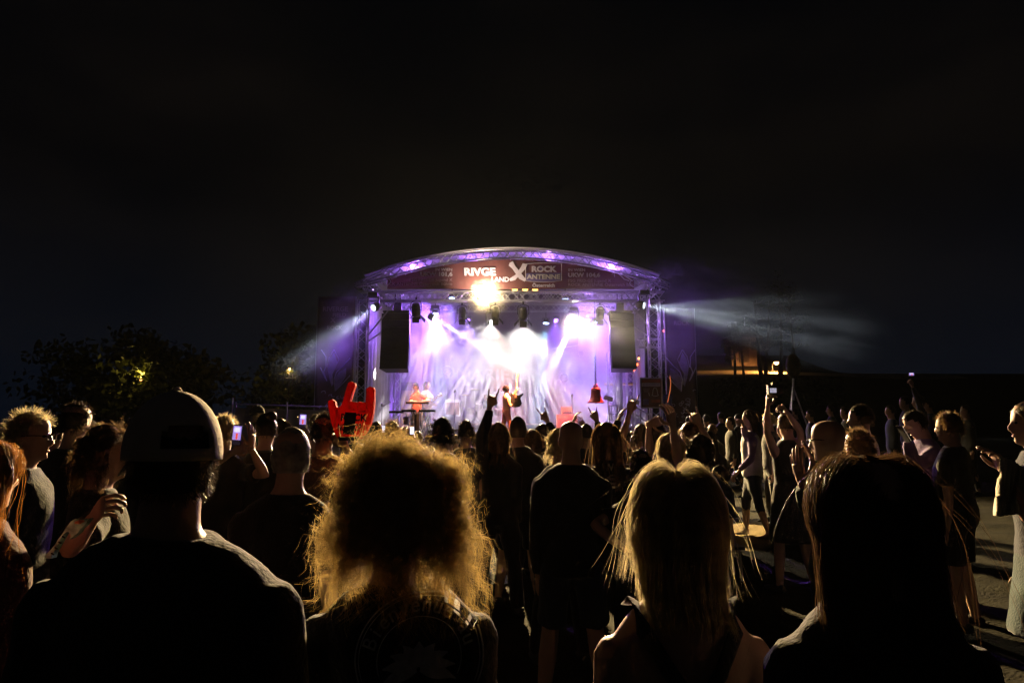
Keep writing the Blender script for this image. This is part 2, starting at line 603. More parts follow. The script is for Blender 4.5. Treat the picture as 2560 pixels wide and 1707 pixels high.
# --- front banner under the arch
bx0, bx1 = at(968, 720, YF - 0.03).x, at(1585, 720, YF - 0.03).x
zb = at(1280, 723, YF - 0.03).z
bt = thing('sponsor_banner', 'maroon sponsor banner with radio logos hanging under the arched truss', 'banner', (0, YF - 0.05, zb))
mb = MB()
N = 60
vs, fs = [], []
for i in range(N + 1):
    x = bx0 + (bx1 - bx0) * i / N
    top = arch(x, -TD - 0.06) - 0.012 * (i % 5 == 2)
    for j in range(5):
        z = zb + (top - zb) * j / 4
        vs.append((x, YF - 0.05 + 0.012 * math.sin(i * 0.7 + j), z))
for i in range(N):
    for j in range(4):
        a = i * 5 + j
        fs.append((a, a + 5, a + 6, a + 1))
mb.add(vs, fs)
sheet = mb.build('sheet', m_banner, bt, True, fix=False)
YL = YF - 0.075
def bl(s, px, py, hpx, al='CENTER', m=m_print, bold=0.0, name='lettering', rot=0.0, sx=1.0, shear=0.0, yy=YL):
    p = at(px, py, yy)
    return lettering(s, p, hpx * yy / FPX * 1.42, m, bt, al, bold, name, rot, sx, shear)
bl('IN WIEN', 1131, 677, 7, 'RIGHT', bold=0.002, sx=1.15)
bl('UKW 101,6', 1131, 690, 10, 'RIGHT', bold=0.008, sx=1.18)
bl('FSG PRO-GE Jugend X', 1131, 703, 7.5, 'RIGHT', m_printfaint, sx=1.1)
bl('ROCK ANTENNE \u00d6sterreich B\u00fchne', 1131, 713, 7.5, 'RIGHT', m_printfaint, sx=1.1)
bl('IN WIEN', 1420, 678, 7, 'LEFT', bold=0.002, sx=1.15)
bl('UKW 104,6', 1420, 692, 10, 'LEFT', bold=0.008, sx=1.18)
bl('FSG PRO-GE Jugend X', 1420, 705, 7.5, 'LEFT', m_printfaint, sx=1.1)
bl('ROCK ANTENNE \u00d6sterreich B\u00fchne', 1420, 715, 7.5, 'LEFT', m_printfaint, sx=1.1)
bl('R\u00d6CK' if False else 'ROCK', 1359, 679, 14, bold=0.012, sx=1.12)
# rock antenne box: rounded frame with a violet lower half
def panel(poly, m, name, yy):
    vs = [at(x, y, yy) for x, y in poly]
    mb = MB(); n = len(vs)
    b = [v + Vector((0, 0.004, 0)) for v in vs]
    mb.add(vs + b, [tuple(range(n)), tuple(range(2 * n - 1, n - 1, -1))] + [(k, (k + 1) % n, (k + 1) % n + n, k + n) for k in range(n)])
    return mb.build(name, m, bt)
panel([(1314, 683), (1404, 682), (1404, 701), (1385, 704), (1359, 705), (1333, 704), (1314, 702)], m_printblue, 'logo_panel', YL + 0.008)
def outline(pts, m, name, yy, r=0.010, parent=None):
    mb = MB(); mb.tube([at(x, y, yy) for x, y in pts], r, 4); return mb.build(name, m, parent or bt)
outline([(1314, 660), (1335, 658), (1359, 657), (1383, 657), (1404, 659), (1404, 701), (1385, 704), (1359, 705), (1333, 704), (1314, 702), (1314, 660)], m_print, 'logo_frame', YL + 0.003)
bl('ANTENNE', 1359, 697, 11.5, bold=0.008, sx=1.12, yy=YL - 0.006)
bl('\u00d6sterreich', 1359, 717, 8, bold=0.006, sx=1.15)
# star in the O
st = MB(); c = at(1352, 671.5, YL - 0.008); rr = 5.2 * YF / FPX
st.prism([((rr if k % 2 == 0 else rr * .45) * math.sin(math.pi * k / 5), (rr if k % 2 == 0 else rr * .45) * math.cos(math.pi * k / 5)) for k in range(10)], c, (1, 0, 0), (0, 0, 1), (0, 0.004, 0))
st.build('star', m_printblue, bt)
# crossed hammer mark (X)
for pts in ([(1274, 657), (1282, 653), (1288, 665), (1314, 697), (1312, 704), (1298, 697), (1281, 672), (1272, 664)],
            [(1307, 658), (1319, 661), (1312, 674), (1288, 700), (1276, 703), (1273, 697), (1290, 686), (1302, 668)]):
    panel(pts, m_print, 'emblem_bar', YL + 0.002 if pts[0][0] < 1300 else YL - 0.004)
# broken-block lettering left of the mark, half lost in the lamp glare
bl('RIVGE', 1160, 688, 19, 'LEFT', bold=0.014, sx=1.12, shear=-0.08)
bl('LAND', 1228, 704, 12, 'LEFT', bold=0.006, sx=1.0)
# end pictures: ghosted guitars and notes
def doodle(cx, cy, s, parent, m, yy=YL, name='picture_line'):
    def q(x, y): return (cx + s * x, cy + y)
    body = [q(10 * math.cos(a) * (1 + .25 * math.cos(2 * a)), 10 * math.sin(a)) for a in np.linspace(0, 2 * math.pi, 17)]
    outline(body, m, name, yy, 0.014, parent)
    outline([q(5, -6), q(20, -16), q(34, -26), q(38, -34)], m, name, yy, 0.020, parent)
    outline([q(14, -6), q(26, -10), q(38, -22), q(42, -30)], m, name, yy, 0.012, parent)
    outline([q(-10, 2), q(-22, 0), q(-34, 3)], m, name, yy, 0.014, parent)
    outline([q(50, -16), q(52, -26), q(57, -24)], m, name, yy, 0.010, parent)
doodle(964, 704, 1, bt, m_print)
doodle(1587, 708, -1, bt, m_print)
# eyelets and ties along the top hem
for i in range(11):
    x = bx0 + (bx1 - bx0) * (i + 0.5) / 11
    strut('tie', bt, (x, YF - 0.06, arch(x, -TD - 0.08)), (x, YF - 0.03, arch(x, -TD + 0.02)), 0.008, m_print)

# --- drapes and backdrop
def drape(name, label, x, y0, y1, z0, z1, m, n=70, amp=0.05):
    mb = MB(); vs, fs = [], []
    for i in range(n + 1):
        y = y0 + (y1 - y0) * i / n
        for j in range(9):
            z = z0 + (z1 - z0) * j / 8
            vs.append((x + amp * math.sin(i * 0.9 + 0.6 * math.sin(j)) * (1.2 - j / 10), y, z))
    for i in range(n):
        for j in range(8):
            a = i * 9 + j
            fs.append((a, a + 9, a + 10, a + 1))
    mb.add(vs, fs)
    o = mb.build(name, m, None, True, fix=False)
    s = o.modifiers.new('thickness', 'SOLIDIFY'); s.thickness = 0.008
    return tag(o, label, 'drape')
drape('side_drape', 'pale side cloth hanging on the keyboard side, lit violet', -4.72, YF + 0.6, YB, SZ, 6.3, m_drape)
drape('side_drape', 'pale side cloth hanging at the back on the bell side', 4.95, 25.2, YB, SZ, 6.3, m_drape)
bd = thing('backdrop', 'printed cloth with faint sponsor logos closing the back of the stage', 'backdrop', (0, YB, SZ))
mb = MB(); vs, fs = [], []
for i in range(61):
    x = -4.9 + 9.8 * i / 60
    for j in range(9):
        vs.append((x, YB + 0.03 * math.sin(i * 0.8 + j * 0.5), SZ + (arch(x, 0.0) - SZ) * j / 8))
for i in range(60):
    for j in range(8):
        a = i * 9 + j
        fs.append((a, a + 9, a + 10, a + 1))
mb.add(vs, fs)
sh = mb.build('cloth', m_backdrop, bd, True, fix=False)
s = sh.modifiers.new('thickness', 'SOLIDIFY'); s.thickness = 0.006; s.offset = 1
def bdl(s, px, py, hpx, al='CENTER', bold=0.0, sx=1.0):
    p = at(px, py, YB - 0.06)
    lettering(s, p, hpx * YB / FPX * 1.42, m_backprint, bd, al, bold, 'lettering', sx=sx)
bdl('MARIE', 1207, 949, 27, bold=0.014, sx=1.25)
bdl('WOLF', 1116, 945, 8, bold=0.01, sx=1.1)
bdl('oeticket', 1405, 884, 9, bold=0.004)
bdl('AU', 1162, 818, 20, bold=0.02)
bdl('open', 1455, 935, 8)
for (cx, cy, rr) in ((1118, 926, 11), (1452, 884, 7), (1410, 945, 9)):
    ring = MB(); ring.tube([at(cx + rr * math.cos(a), cy + rr * math.sin(a), YB - 0.06) for a in np.linspace(0, 2 * math.pi, 21)], 0.025, 5)
    ring.build('logo_ring', m_backprint, bd)
wf = MB(); c = at(1118, 930, YB - 0.06); u = YB / FPX
wf.prism([(-6 * u, -6 * u), (-3 * u, 1 * u), (0, 9 * u), (2.5 * u, 2 * u), (6 * u, -5 * u), (1 * u, -3 * u)], c, (1, 0, 0), (0, 0, 1), (0, 0.01, 0))
wf.build('logo_mark', m_backprint, bd)
for k in range(3):
    ln = MB(); ln.tube([at(1430, 950 + 5 * k, YB - 0.06), at(1458, 948 + 5 * k, YB - 0.06)], 0.018, 4)
    ln.build('logo_line', m_backprint, bd)
# hanging poles that carry panel frames in the haze on the bell side
pf = thing('panel_frame', 'thin pipe frame hanging in the haze beside the white glare', 'frame', at(1440, 880, 26.0))
strut('tube', pf, at(1380, 872, 26.0), at(1447, 863, 26.0), 0.02, m_alu)
strut('tube', pf, at(1447, 863, 26.0), at(1447, 838, 26.0), 0.02, m_alu)

# ================================================================== loudspeakers
m_cab = mat('speaker_cabinet_paint', (0.022, 0.022, 0.025), 0.6, var=0.2, bump=0.2, bscale=200)
m_grille = mat('speaker_grille', (0.03, 0.03, 0.034), 0.7, 0.3, var=0.3, scale=60, bump=0.6, bscale=300)
def line_array(label, px0, px1, pyt, pyb, Y, sgn):
    a, b = at(px0, pyt, Y), at(px1, pyb, Y)
    w = abs(b.x - a.x)
    cx = (a.x + b.x) / 2
    H = a.z - b.z
    t = thing('line_array', label, 'loudspeaker', (cx, Y + 0.3, a.z))
    n = 8
    h = H / n
    yaw = R(3) * sgn
    for i in range(n):
        tilt = R(-1.0 - 1.5 * max(0, i - 2) * 0.9)
        off = -0.004 * i * i
        rot = Matrix.Rotation(yaw, 3, 'Z') @ Matrix.Rotation(tilt, 3, 'X')
        c = Vector((cx + 0.006 * (1 if sgn < 0 else -0.3) * i, Y + 0.3 + off * 2, a.z - h * (i + 0.5)))
        mb = MB()
        poly = [(-w / 2, 0.0), (w / 2, 0.0), (w / 2 * 0.8, 0.6), (-w / 2 * 0.8, 0.6)]
        vs = []
        for zz in (-h / 2 + 0.006, h / 2 - 0.006):
            for x, y in poly:
                vs.append(c + rot @ Vector((x, y - 0.3, zz)))
        mb.add(vs, [(0, 3, 2, 1), (4, 5, 6, 7), (0, 1, 5, 4), (1, 2, 6, 5), (2, 3, 7, 6), (3, 0, 4, 7)])
        cab = mb.build('cabinet', m_cab, t)
        g = MB(); g.box(c + rot @ Vector((0, -0.31, 0)), (w * 0.94, 0.012, h * 0.86), rot)
        g.build('grille', m_grille, cab)
    fr = MB()
    fr.box((cx, Y + 0.3, a.z + 0.06), (w * 0.95, 0.6, 0.06))
    fr.box((cx, Y + 0.3, a.z + 0.25), (0.25, 0.12, 0.34))
    fr.build('flying_frame', m_black, t)
    for s in (-1, 1):
        strut('chain', t, (cx + s * 0.08, Y + 0.3, a.z + 0.4), (cx + s * 0.08, Y + 0.3, zh1 + 0.3), 0.015, m_black)
line_array('tall black line array of speakers hanging above the keyboard player', 955, 1022, 783, 928, 21.95, -1)
line_array('tall black line array of speakers hanging above the bell side stairs', 1523, 1587, 783, 927, 21.95, 1)
# ================================================================== stage lanterns
m_lensw = mat('hot_white_lens', (0.9, 0.9, 0.9), 0.2, emit=(1.0, 0.93, 0.80), estr=60.0)
m_lensb = mat('blue_white_lens', (0.8, 0.9, 1.0), 0.2, emit=(0.45, 0.62, 1.0), estr=9.0)
m_lensy = mat('warm_blinder_lens', (0.9, 0.8, 0.6), 0.2, emit=(1.0, 0.78, 0.42), estr=260.0)
m_lenso = mat('dimmed_blinder_lens', (0.9, 0.6, 0.3), 0.2, emit=(1.0, 0.40, 0.10), estr=4.0)
m_lensd = mat('soft_white_lens', (0.8, 0.85, 0.9), 0.2, emit=(0.8, 0.92, 1.0), estr=2.5)
m_lensp = mat('violet_lens', (0.5, 0.3, 0.9), 0.2, emit=(0.45, 0.2, 1.0), estr=6.0)
m_lensr = mat('red_lens', (0.9, 0.2, 0.1), 0.2, emit=(1.0, 0.16, 0.05), estr=5.0)

def fresnel(label, px, py, Y, scale=1.0, light=None):
    """Theatre lantern seen from behind: drum body pointing down and upstage, yoke, clamp, four barn doors."""
    c = at(px, py, Y)
    t = thing('barn_door_lantern', label, 'stage light', c, 'barn door lanterns on the front truss')
    ax = Vector((0, 0.52, -1)).normalized()
    s, u, d = basis(ax, (0, 1, 0))
    L, r = 0.36 * scale, 0.135 * scale
    top, bot = c - ax * (L * 0.5), c + ax * (L * 0.5)
    b = MB()
    b.tube([top - ax * 0.05, top - ax * 0.045, top, top.lerp(bot, .3), top.lerp(bot, .7), bot], [0.01, r * .7, r * .85, r, r, r * .96], 14, cap=True)
    for k in range(4):
        q = top.lerp(bot, 0.15 + 0.14 * k)
        b.tube([q, q + ax * 0.012], [r * 1.05, r * 1.05], 14)
    b.build('lamp_body', m_black, t, True)
    y = MB()
    side = Vector((1, 0, 0))
    pts = [c + side * (r * 1.25)]
    for a in np.linspace(0, math.pi, 9):
        pts.append(c + side * (r * 1.25 * math.cos(a)) + Vector((0, 0, 0.20 * scale + 0.10 * scale * math.sin(a))))
    pts.append(c - side * (r * 1.25))
    y.tube(pts, 0.012, 6)
    y.build('yoke', m_black, t, True)
    cl = MB(); top_z = c.z + 0.30 * scale
    cl.box((c.x, c.y, top_z + 0.05), (0.05, 0.05, 0.12)); cl.cyl((c.x, c.y, top_z + 0.08), (c.x, c.y, max(top_z + 0.15, zh1 - 0.0)), 0.018)
    cl.build('clamp', m_black, t)
    for k, (da, wdt) in enumerate(((0, 1.15), (1, 0.75), (2, 1.15), (3, 0.75))):
        ang = da * math.pi / 2
        n0 = (s * math.cos(ang) + u * math.sin(ang))
        tt = (-s * math.sin(ang) + u * math.cos(ang))
        h0 = bot + n0 * r * 0.95
        h1 = h0 + ax * 0.17 * scale + n0 * (0.05 if k % 2 else 0.14) * scale
        w0, w1 = r * 0.8, r * 1.05 * wdt
        f = MB()
        q = n0 * 0.004
        f.add([h0 - tt * w0, h0 + tt * w0, h1 + tt * w1, h1 - tt * w1, h0 - tt * w0 + q, h0 + tt * w0 + q, h1 + tt * w1 + q, h1 - tt * w1 + q],
              [(0, 1, 2, 3), (7, 6, 5, 4), (0, 4, 5, 1), (1, 5, 6, 2), (2, 6, 7, 3), (3, 7, 4, 0)])
        f.build('barn_door', m_black, t)
    if light:
        ln = MB(); ln.tube([bot - ax * 0.02, bot - ax * 0.005], [r * .85, r * .85], 14)
        ln.build('lens', m_lensr, t)
        for (tg, w, col, deg) in light:
            spot('lantern_beam', bot + ax * 0.20, tg, w, col, deg, 0.5, 0.07, t)
    return t

def moving_head(label, px, py, Y, aim, lens=None, base_up=0.42):
    c = at(px, py, Y)
    aim = Vector(aim)
    t = thing('moving_head', label, 'stage light', c, 'moving heads on the lighting truss')
    d = (aim - c).normalized()
    s, u, _ = basis(d)
    b = MB(); b.box(c + Vector((0, 0.05, base_up)), (0.30, 0.26, 0.13)); b.build('base', m_black, t)
    a = MB()
    for sg in (-1, 1):
        a.box(c + Vector((sg * 0.17, 0.05, base_up * 0.45)), (0.035, 0.10, base_up * 0.95))
    a.build('yoke', m_black, t)
    h = MB(); h.tube([c - d * 0.30, c - d * 0.27, c - d * 0.12, c - d * 0.03], [0.05, 0.10, 0.135, 0.125], 14); h.build('lamp_head', m_black, t, True)
    l = MB(); l.tube([c - d * 0.028, c - d * 0.012], [0.105, 0.095], 16); l.build('lens', lens or m_lensw, t)
    return t, c, d

def led_par(label, px, py, Y, aim, m, watts, col, deg=14):
    c = at(px, py, Y)
    t = thing('par_can', label, 'stage light', c, 'blue white par cans under the roof')
    d = (Vector(aim) - c).normalized()
    b = MB(); b.tube([c - d * 0.20, c - d * 0.18, c - d * 0.02], [0.05, 0.10, 0.12], 14); b.build('lamp_body', m_black, t, True)
    l = MB(); l.tube([c - d * 0.018, c - d * 0.004], [0.11, 0.105], 16); l.build('lens', m, t)
    y = MB(); y.tube([c + Vector((0.14, 0, -0.02)), c + Vector((0.14, 0, 0.2)), c + Vector((-0.14, 0, 0.2)), c + Vector((-0.14, 0, -0.02))], 0.012, 6)
    y.cyl(c + Vector((0, 0, 0.2)), c + Vector((0, 0, 0.42)), 0.014)
    y.build('yoke', m_black, t)
    spot('par_beam', c + d * 0.02, aim, watts, col, deg, 0.35, 0.06, t)
    return t

RED = (1.0, 0.13, 0.05)
ORA = (1.0, 0.36, 0.14)
PUR = (0.36, 0.13, 1.0)
LAV = (0.50, 0.30, 1.0)
WHT = (1.0, 0.94, 0.86)
g_pos = at(1275, 1010, 22.7)
k_pos = at(1052, 1000, 23.2)
fresnel('black barn door lantern right above the line array on the keyboard side', 1040, 776, 22.0, 1.05, [(k_pos, 500 * LK, ORA, 24)])
fresnel('greyed barn door lantern hazed out between two blue lamps', 1155, 784, 23.4, 1.0)
fresnel('barn door lantern half lost in the glare below the warm blinder', 1238, 784, 22.9, 1.0, [(at(1272, 1060, 22.9), 400 * LK, RED, 30)])
fresnel('darkest barn door lantern standing out in front of a fan of rays', 1308, 786, 21.95, 1.08, [(g_pos, 1500 * LK, ORA, 12), (at(1440, 1050, 24), 300 * LK, RED, 26)])
fresnel('barn door lantern beside the speaker array on the bell side', 1500, 784, 22.3, 1.0, [(at(1490, 990, 21.95) + Vector((0, 0, 0)), 420 * LK, RED, 26)])

# audience blinder on the header truss: the light that rims the crowd
bp = at(1210, 728, 21.35)
bl_t = thing('audience_blinder', 'blazing warm blinder lamp at the lower edge of the maroon banner', 'stage light', bp)
mb = MB(); mb.box(bp + Vector((0, 0.12, 0)), (0.44, 0.16, 0.44)); mb.build('housing', m_black, bl_t)
for dx in (-0.1, 0.1):
    for dz in (-0.1, 0.1):
        l = MB(); q = bp + Vector((dx, 0.035, dz)); l.lathe([(0.001, 0.02), (0.06, 0.015), (0.095, 0.0)], (0, 0, 0), 16)
        l.v = [(q.x + x, q.y - z, q.z + y) for x, y, z in l.v]
        l.build('lamp_cell', m_lensy, bl_t, True)
spot('blinder_beam', bp + Vector((0, -0.12, 0)), (0.9, 6.5, 0.0), 60000 * LB, (1.0, 0.70, 0.30), 60, 0.5, 0.13, bl_t)
spot('blinder_spill', bp + Vector((0, -0.35, 0)), bp + Vector((0, -5, 0.6)) if False else (0.4, YF + 3, bp.z + 0.5), 260 * LB, (1.0, 0.74, 0.52), 179, 0.1, 0.13, bl_t)
# dimmed cells beside it, seen through the header truss
for i, px in enumerate((1287, 1313, 1338)):
    c = at(px, 721, 21.75)
    t = thing('blinder_cell', ('left', 'middle', 'right')[i] + ' of the three dim orange blinder cells beside the blazing lamp', 'stage light', c, 'dim orange blinder cells')
    mb = MB(); mb.box(c + Vector((0, 0.1, 0)), (0.26, 0.12, 0.2)); mb.build('housing', m_black, t)
    l = MB(); l.tube([c + Vector((0, 0.03, 0)), c], [0.1, 0.09], 16); l.build('lamp_cell', m_lenso, t)

# moving heads and their hard white beams
def beam(t, c, d, tgt, w, deg, col=WHT, blend=0.25, stripes=None, rad=0.05):
    dd = (Vector(tgt) - c).normalized()
    spot('moving_beam', c + dd * 0.04, tgt, w, col, deg, blend, rad, t, stripes)

t, c, d = moving_head('moving head on the keyboard side throwing a white beam across the stage', 1088, 797, 24.4, at(1400, 960, 23.4))
beam(t, c, d, at(1400, 985, 23.6), 24000 * LW, 8)
beam(t, c, d, at(1120, 1100, 23.2), 1000 * LF, 84, stripes=60.0)
beam(t, c, d, at(930, 814, 23.2), 24000 * LW, 2.6)
t, c, d = moving_head('moving head in the middle of the truss crossing two white beams', 1227, 806, 24.4, at(1000, 900, 23.4))
beam(t, c, d, at(985, 915, 23.6), 22000 * LW, 5)
beam(t, c, d, at(1440, 915, 23.6), 24000 * LW, 9)
beam(t, c, d, at(1230, 1140, 23.0), 1150 * LF, 110, stripes=70.0)
t, c, d = moving_head('moving head hidden behind the darkest lantern spreading a fan of rays', 1309, 812, 24.4, at(1309, 1000, 23.0))
beam(t, c, d, at(1309, 1140, 23.2), 1300 * LF, 124, stripes=78.0)
t, c, d = moving_head('dazzling moving head on the bell side aimed at the crowd', 1435, 803, 23.9, (0.6, 4.0, 2.0))
beam(t, c, d, at(1348, 985, 22.9), 24000 * LW, 11)
spot('moving_beam', c + Vector((0, -0.1, 0)), (0.6, 8.0, 0.0), 6000 * LB, (1.0, 0.80, 0.50), 60, 0.6, 0.07, t)
t, c, d = moving_head('moving head by the bell side tower throwing smoke light out to the right', 1612, 764, 21.1, at(2300, 850, 18.0), m_lensd)
beam(t, c, d, at(2350, 860, 18.6), 2400 * LS, 34, (0.80, 0.92, 1.0), 1.0, stripes=-44.0)
t, c, d = moving_head('moving head by the keyboard side tower throwing smoke light out to the left', 932, 770, 21.1, at(600, 880, 18.0), m_lensd)
beam(t, c, d, at(740, 915, 19.2), 1700 * LS, 36, (0.80, 0.92, 1.0), 1.0, stripes=-34.0)
spot('moving_beam', c + Vector((-.05, -.1, -.08)), at(700, 1050, 19.5), 900, PUR, 44, 0.8, 0.05, t)  # violet beam added to brighten the pale fence

BLU = (0.35, 0.52, 1.0)
CYA = (0.30, 0.75, 1.0)
led_par('blue white par can high beside the keyboard side lantern', 1130, 746, 25.2, at(1120, 1090, 25.0), m_lensb, 900 * LP, BLU)
led_par('blue white par can just above the keyboard side moving head', 1088, 786, 24.9, at(1105, 1090, 24.5), m_lensb, 1400 * LP, CYA)
led_par('blue white par can high under the roof on the bell side', 1413, 749, 25.2, at(1440, 1090, 25.0), m_lensb, 700 * LP, BLU)
led_par('cyan par can straight above the bright amp floor patch', 1365, 809, 25.0, at(1345, 1060, 24.6), m_lensb, 1800 * LP, CYA)
led_par('blue white par can shining down behind the bell chain', 1486, 806, 25.0, at(1482, 1090, 25.0), m_lensb, 1300 * LP, BLU)

# violet wash from the rear truss and floor
for i, px in enumerate((1010, 1090, 1170, 1390, 1470, 1545)):
    c = at(px, 798, 27.0)
    t = thing('wash_light', 'violet wash lamp number %s along the rear truss from the keyboard side' % ('one', 'two', 'three', 'four', 'five', 'six')[i], 'stage light', c, 'violet wash lamps on the rear truss')
    b = MB(); b.box(c + Vector((0, 0.06, 0.02)), (0.26, 0.2, 0.22)); b.build('lamp_body', m_black, t)
    l = MB(); dd = Vector((0, -0.75, -1)).normalized(); q = c + Vector((0, -0.06, -0.06)); l.tube([q - dd * 0.02, q], [0.09, 0.085], 14); l.build('lens', m_lensp, t)
    spot('wash_beam', q + dd * 0.02, (c.x * 0.8, 23.2, SZ), 900 * LV, PUR if i % 2 else LAV, 60, 0.7, 0.1, t)
    if i in (1, 4):
        spot('wash_beam', q + dd * 0.02, (c.x * 1.2, 6.0, 1.0), 9000, PUR, 60, 0.8, 0.1, t)
for i, (x, y) in enumerate(((-3.9, 26.8), (-1.4, 27.0), (1.5, 27.0), (3.6, 26.6))):
    c = Vector((x, y, SZ + 0.12))
    t = thing('floor_wash', 'violet uplight on the stage floor, %s from the keyboard side' % ('first', 'second', 'third', 'fourth')[i], 'stage light', c, 'violet uplights before the backdrop')
    b = MB(); b.box(c, (0.34, 0.2, 0.16)); b.build('lamp_body', m_black, t)
    l = MB(); l.box(c + Vector((0, 0, 0.085)), (0.30, 0.15, 0.008)); l.build('lens', m_lensp, t)
    spot('wash_beam', c + Vector((0, 0, 0.14)), (x * 1.05, y + 0.05, 7), 160 * LV, LAV if i % 2 else PUR, 120, 0.6, 0.1, t)
    spot('wash_beam', c + Vector((0, 0, 0.15)), (x * 0.7, 21.6, 8.4), 420 * LV, LAV, 80, 0.7, 0.1, t)

for i, x in enumerate((-3.3, -1.2, 1.2, 3.3)):  # unseen uplights added to brighten the roof membrane
    c = Vector((x, 22.7, 6.75))
    t = thing('roof_fill', 'added violet roof uplight hidden behind the sponsor banner, %s from the keyboard side' % ('first', 'second', 'third', 'fourth')[i], 'stage light', c, 'added violet roof uplights behind the banner')
    b = MB(); b.box(c, (0.3, 0.16, 0.12)); b.build('lamp_body', m_black, t)
    l = MB(); l.box(c + Vector((0, 0, 0.065)), (0.27, 0.13, 0.008)); l.build('lens', m_lensp, t)
    spot('wash_beam', c + Vector((0, -0.02, 0.12)), (x * 0.93, 21.7, arch(x * .93)), 170, PUR, 130, 0.6, 0.08, t)
# ================================================================== people: builder
def np_quads(name, V, Q, m, parent=None, smooth=True):
    me = bpy.data.meshes.new(name)
    V = np.asarray(V, dtype=np.float32); Q = np.asarray(Q, dtype=np.int32)
    me.vertices.add(len(V)); me.vertices.foreach_set('co', V.ravel())
    me.loops.add(Q.size); me.loops.foreach_set('vertex_index', Q.ravel())
    me.polygons.add(len(Q)); me.polygons.foreach_set('loop_start', np.arange(0, Q.size, 4, dtype=np.int32))
    me.polygons.foreach_set('loop_total', np.full(len(Q), 4, dtype=np.int32))
    me.polygons.foreach_set('use_smooth', np.ones(len(Q), dtype=bool))
    me.update(calc_edges=True)
    for mm in (m if isinstance(m, (list, tuple)) else [m]):
        me.materials.append(mm)
    o = bpy.data.objects.new(name, me)
    COL.objects.link(o)
    o.parent = parent
    return o

def ribbons(P, w, rng, taper=0.25):
    """Strand polylines P (n,k,3) -> ribbon verts and quads."""
    n, k, _ = P.shape
    T = np.gradient(P, axis=1)
    T /= np.linalg.norm(T, axis=2, keepdims=True) + 1e-9
    rv = rng.normal(size=(n, 1, 3))
    S = np.cross(T, np.broadcast_to(rv, P.shape))
    S /= np.linalg.norm(S, axis=2, keepdims=True) + 1e-9
    ww = w * (1 - (1 - taper) * np.linspace(0, 1, k) ** 2)[None, :, None] * rng.uniform(0.6, 1.3, (n, 1, 1))
    V = np.stack([P - S * ww / 2, P + S * ww / 2], axis=2).reshape(-1, 3)
    i = (np.arange(n)[:, None] * k + np.arange(k - 1)[None, :]) * 2
    Q = np.stack([i, i + 1, i + 3, i + 2], axis=-1).reshape(-1, 4)
    return V, Q

HEAD_R = np.array([0.0745, 0.097, 0.120])
def scalp_roots(n, rng, front=0.35, low=-0.35):
    out = np.zeros((0, 3))
    while len(out) < n:
        d = rng.normal(size=(n * 3, 3)); d /= np.linalg.norm(d, axis=1, keepdims=True)
        hairline = np.where(d[:, 1] > 0.15, front + 0.35 * d[:, 1], low)
        d = d[d[:, 2] > hairline]
        out = np.concatenate([out, d])
    return out[:n]

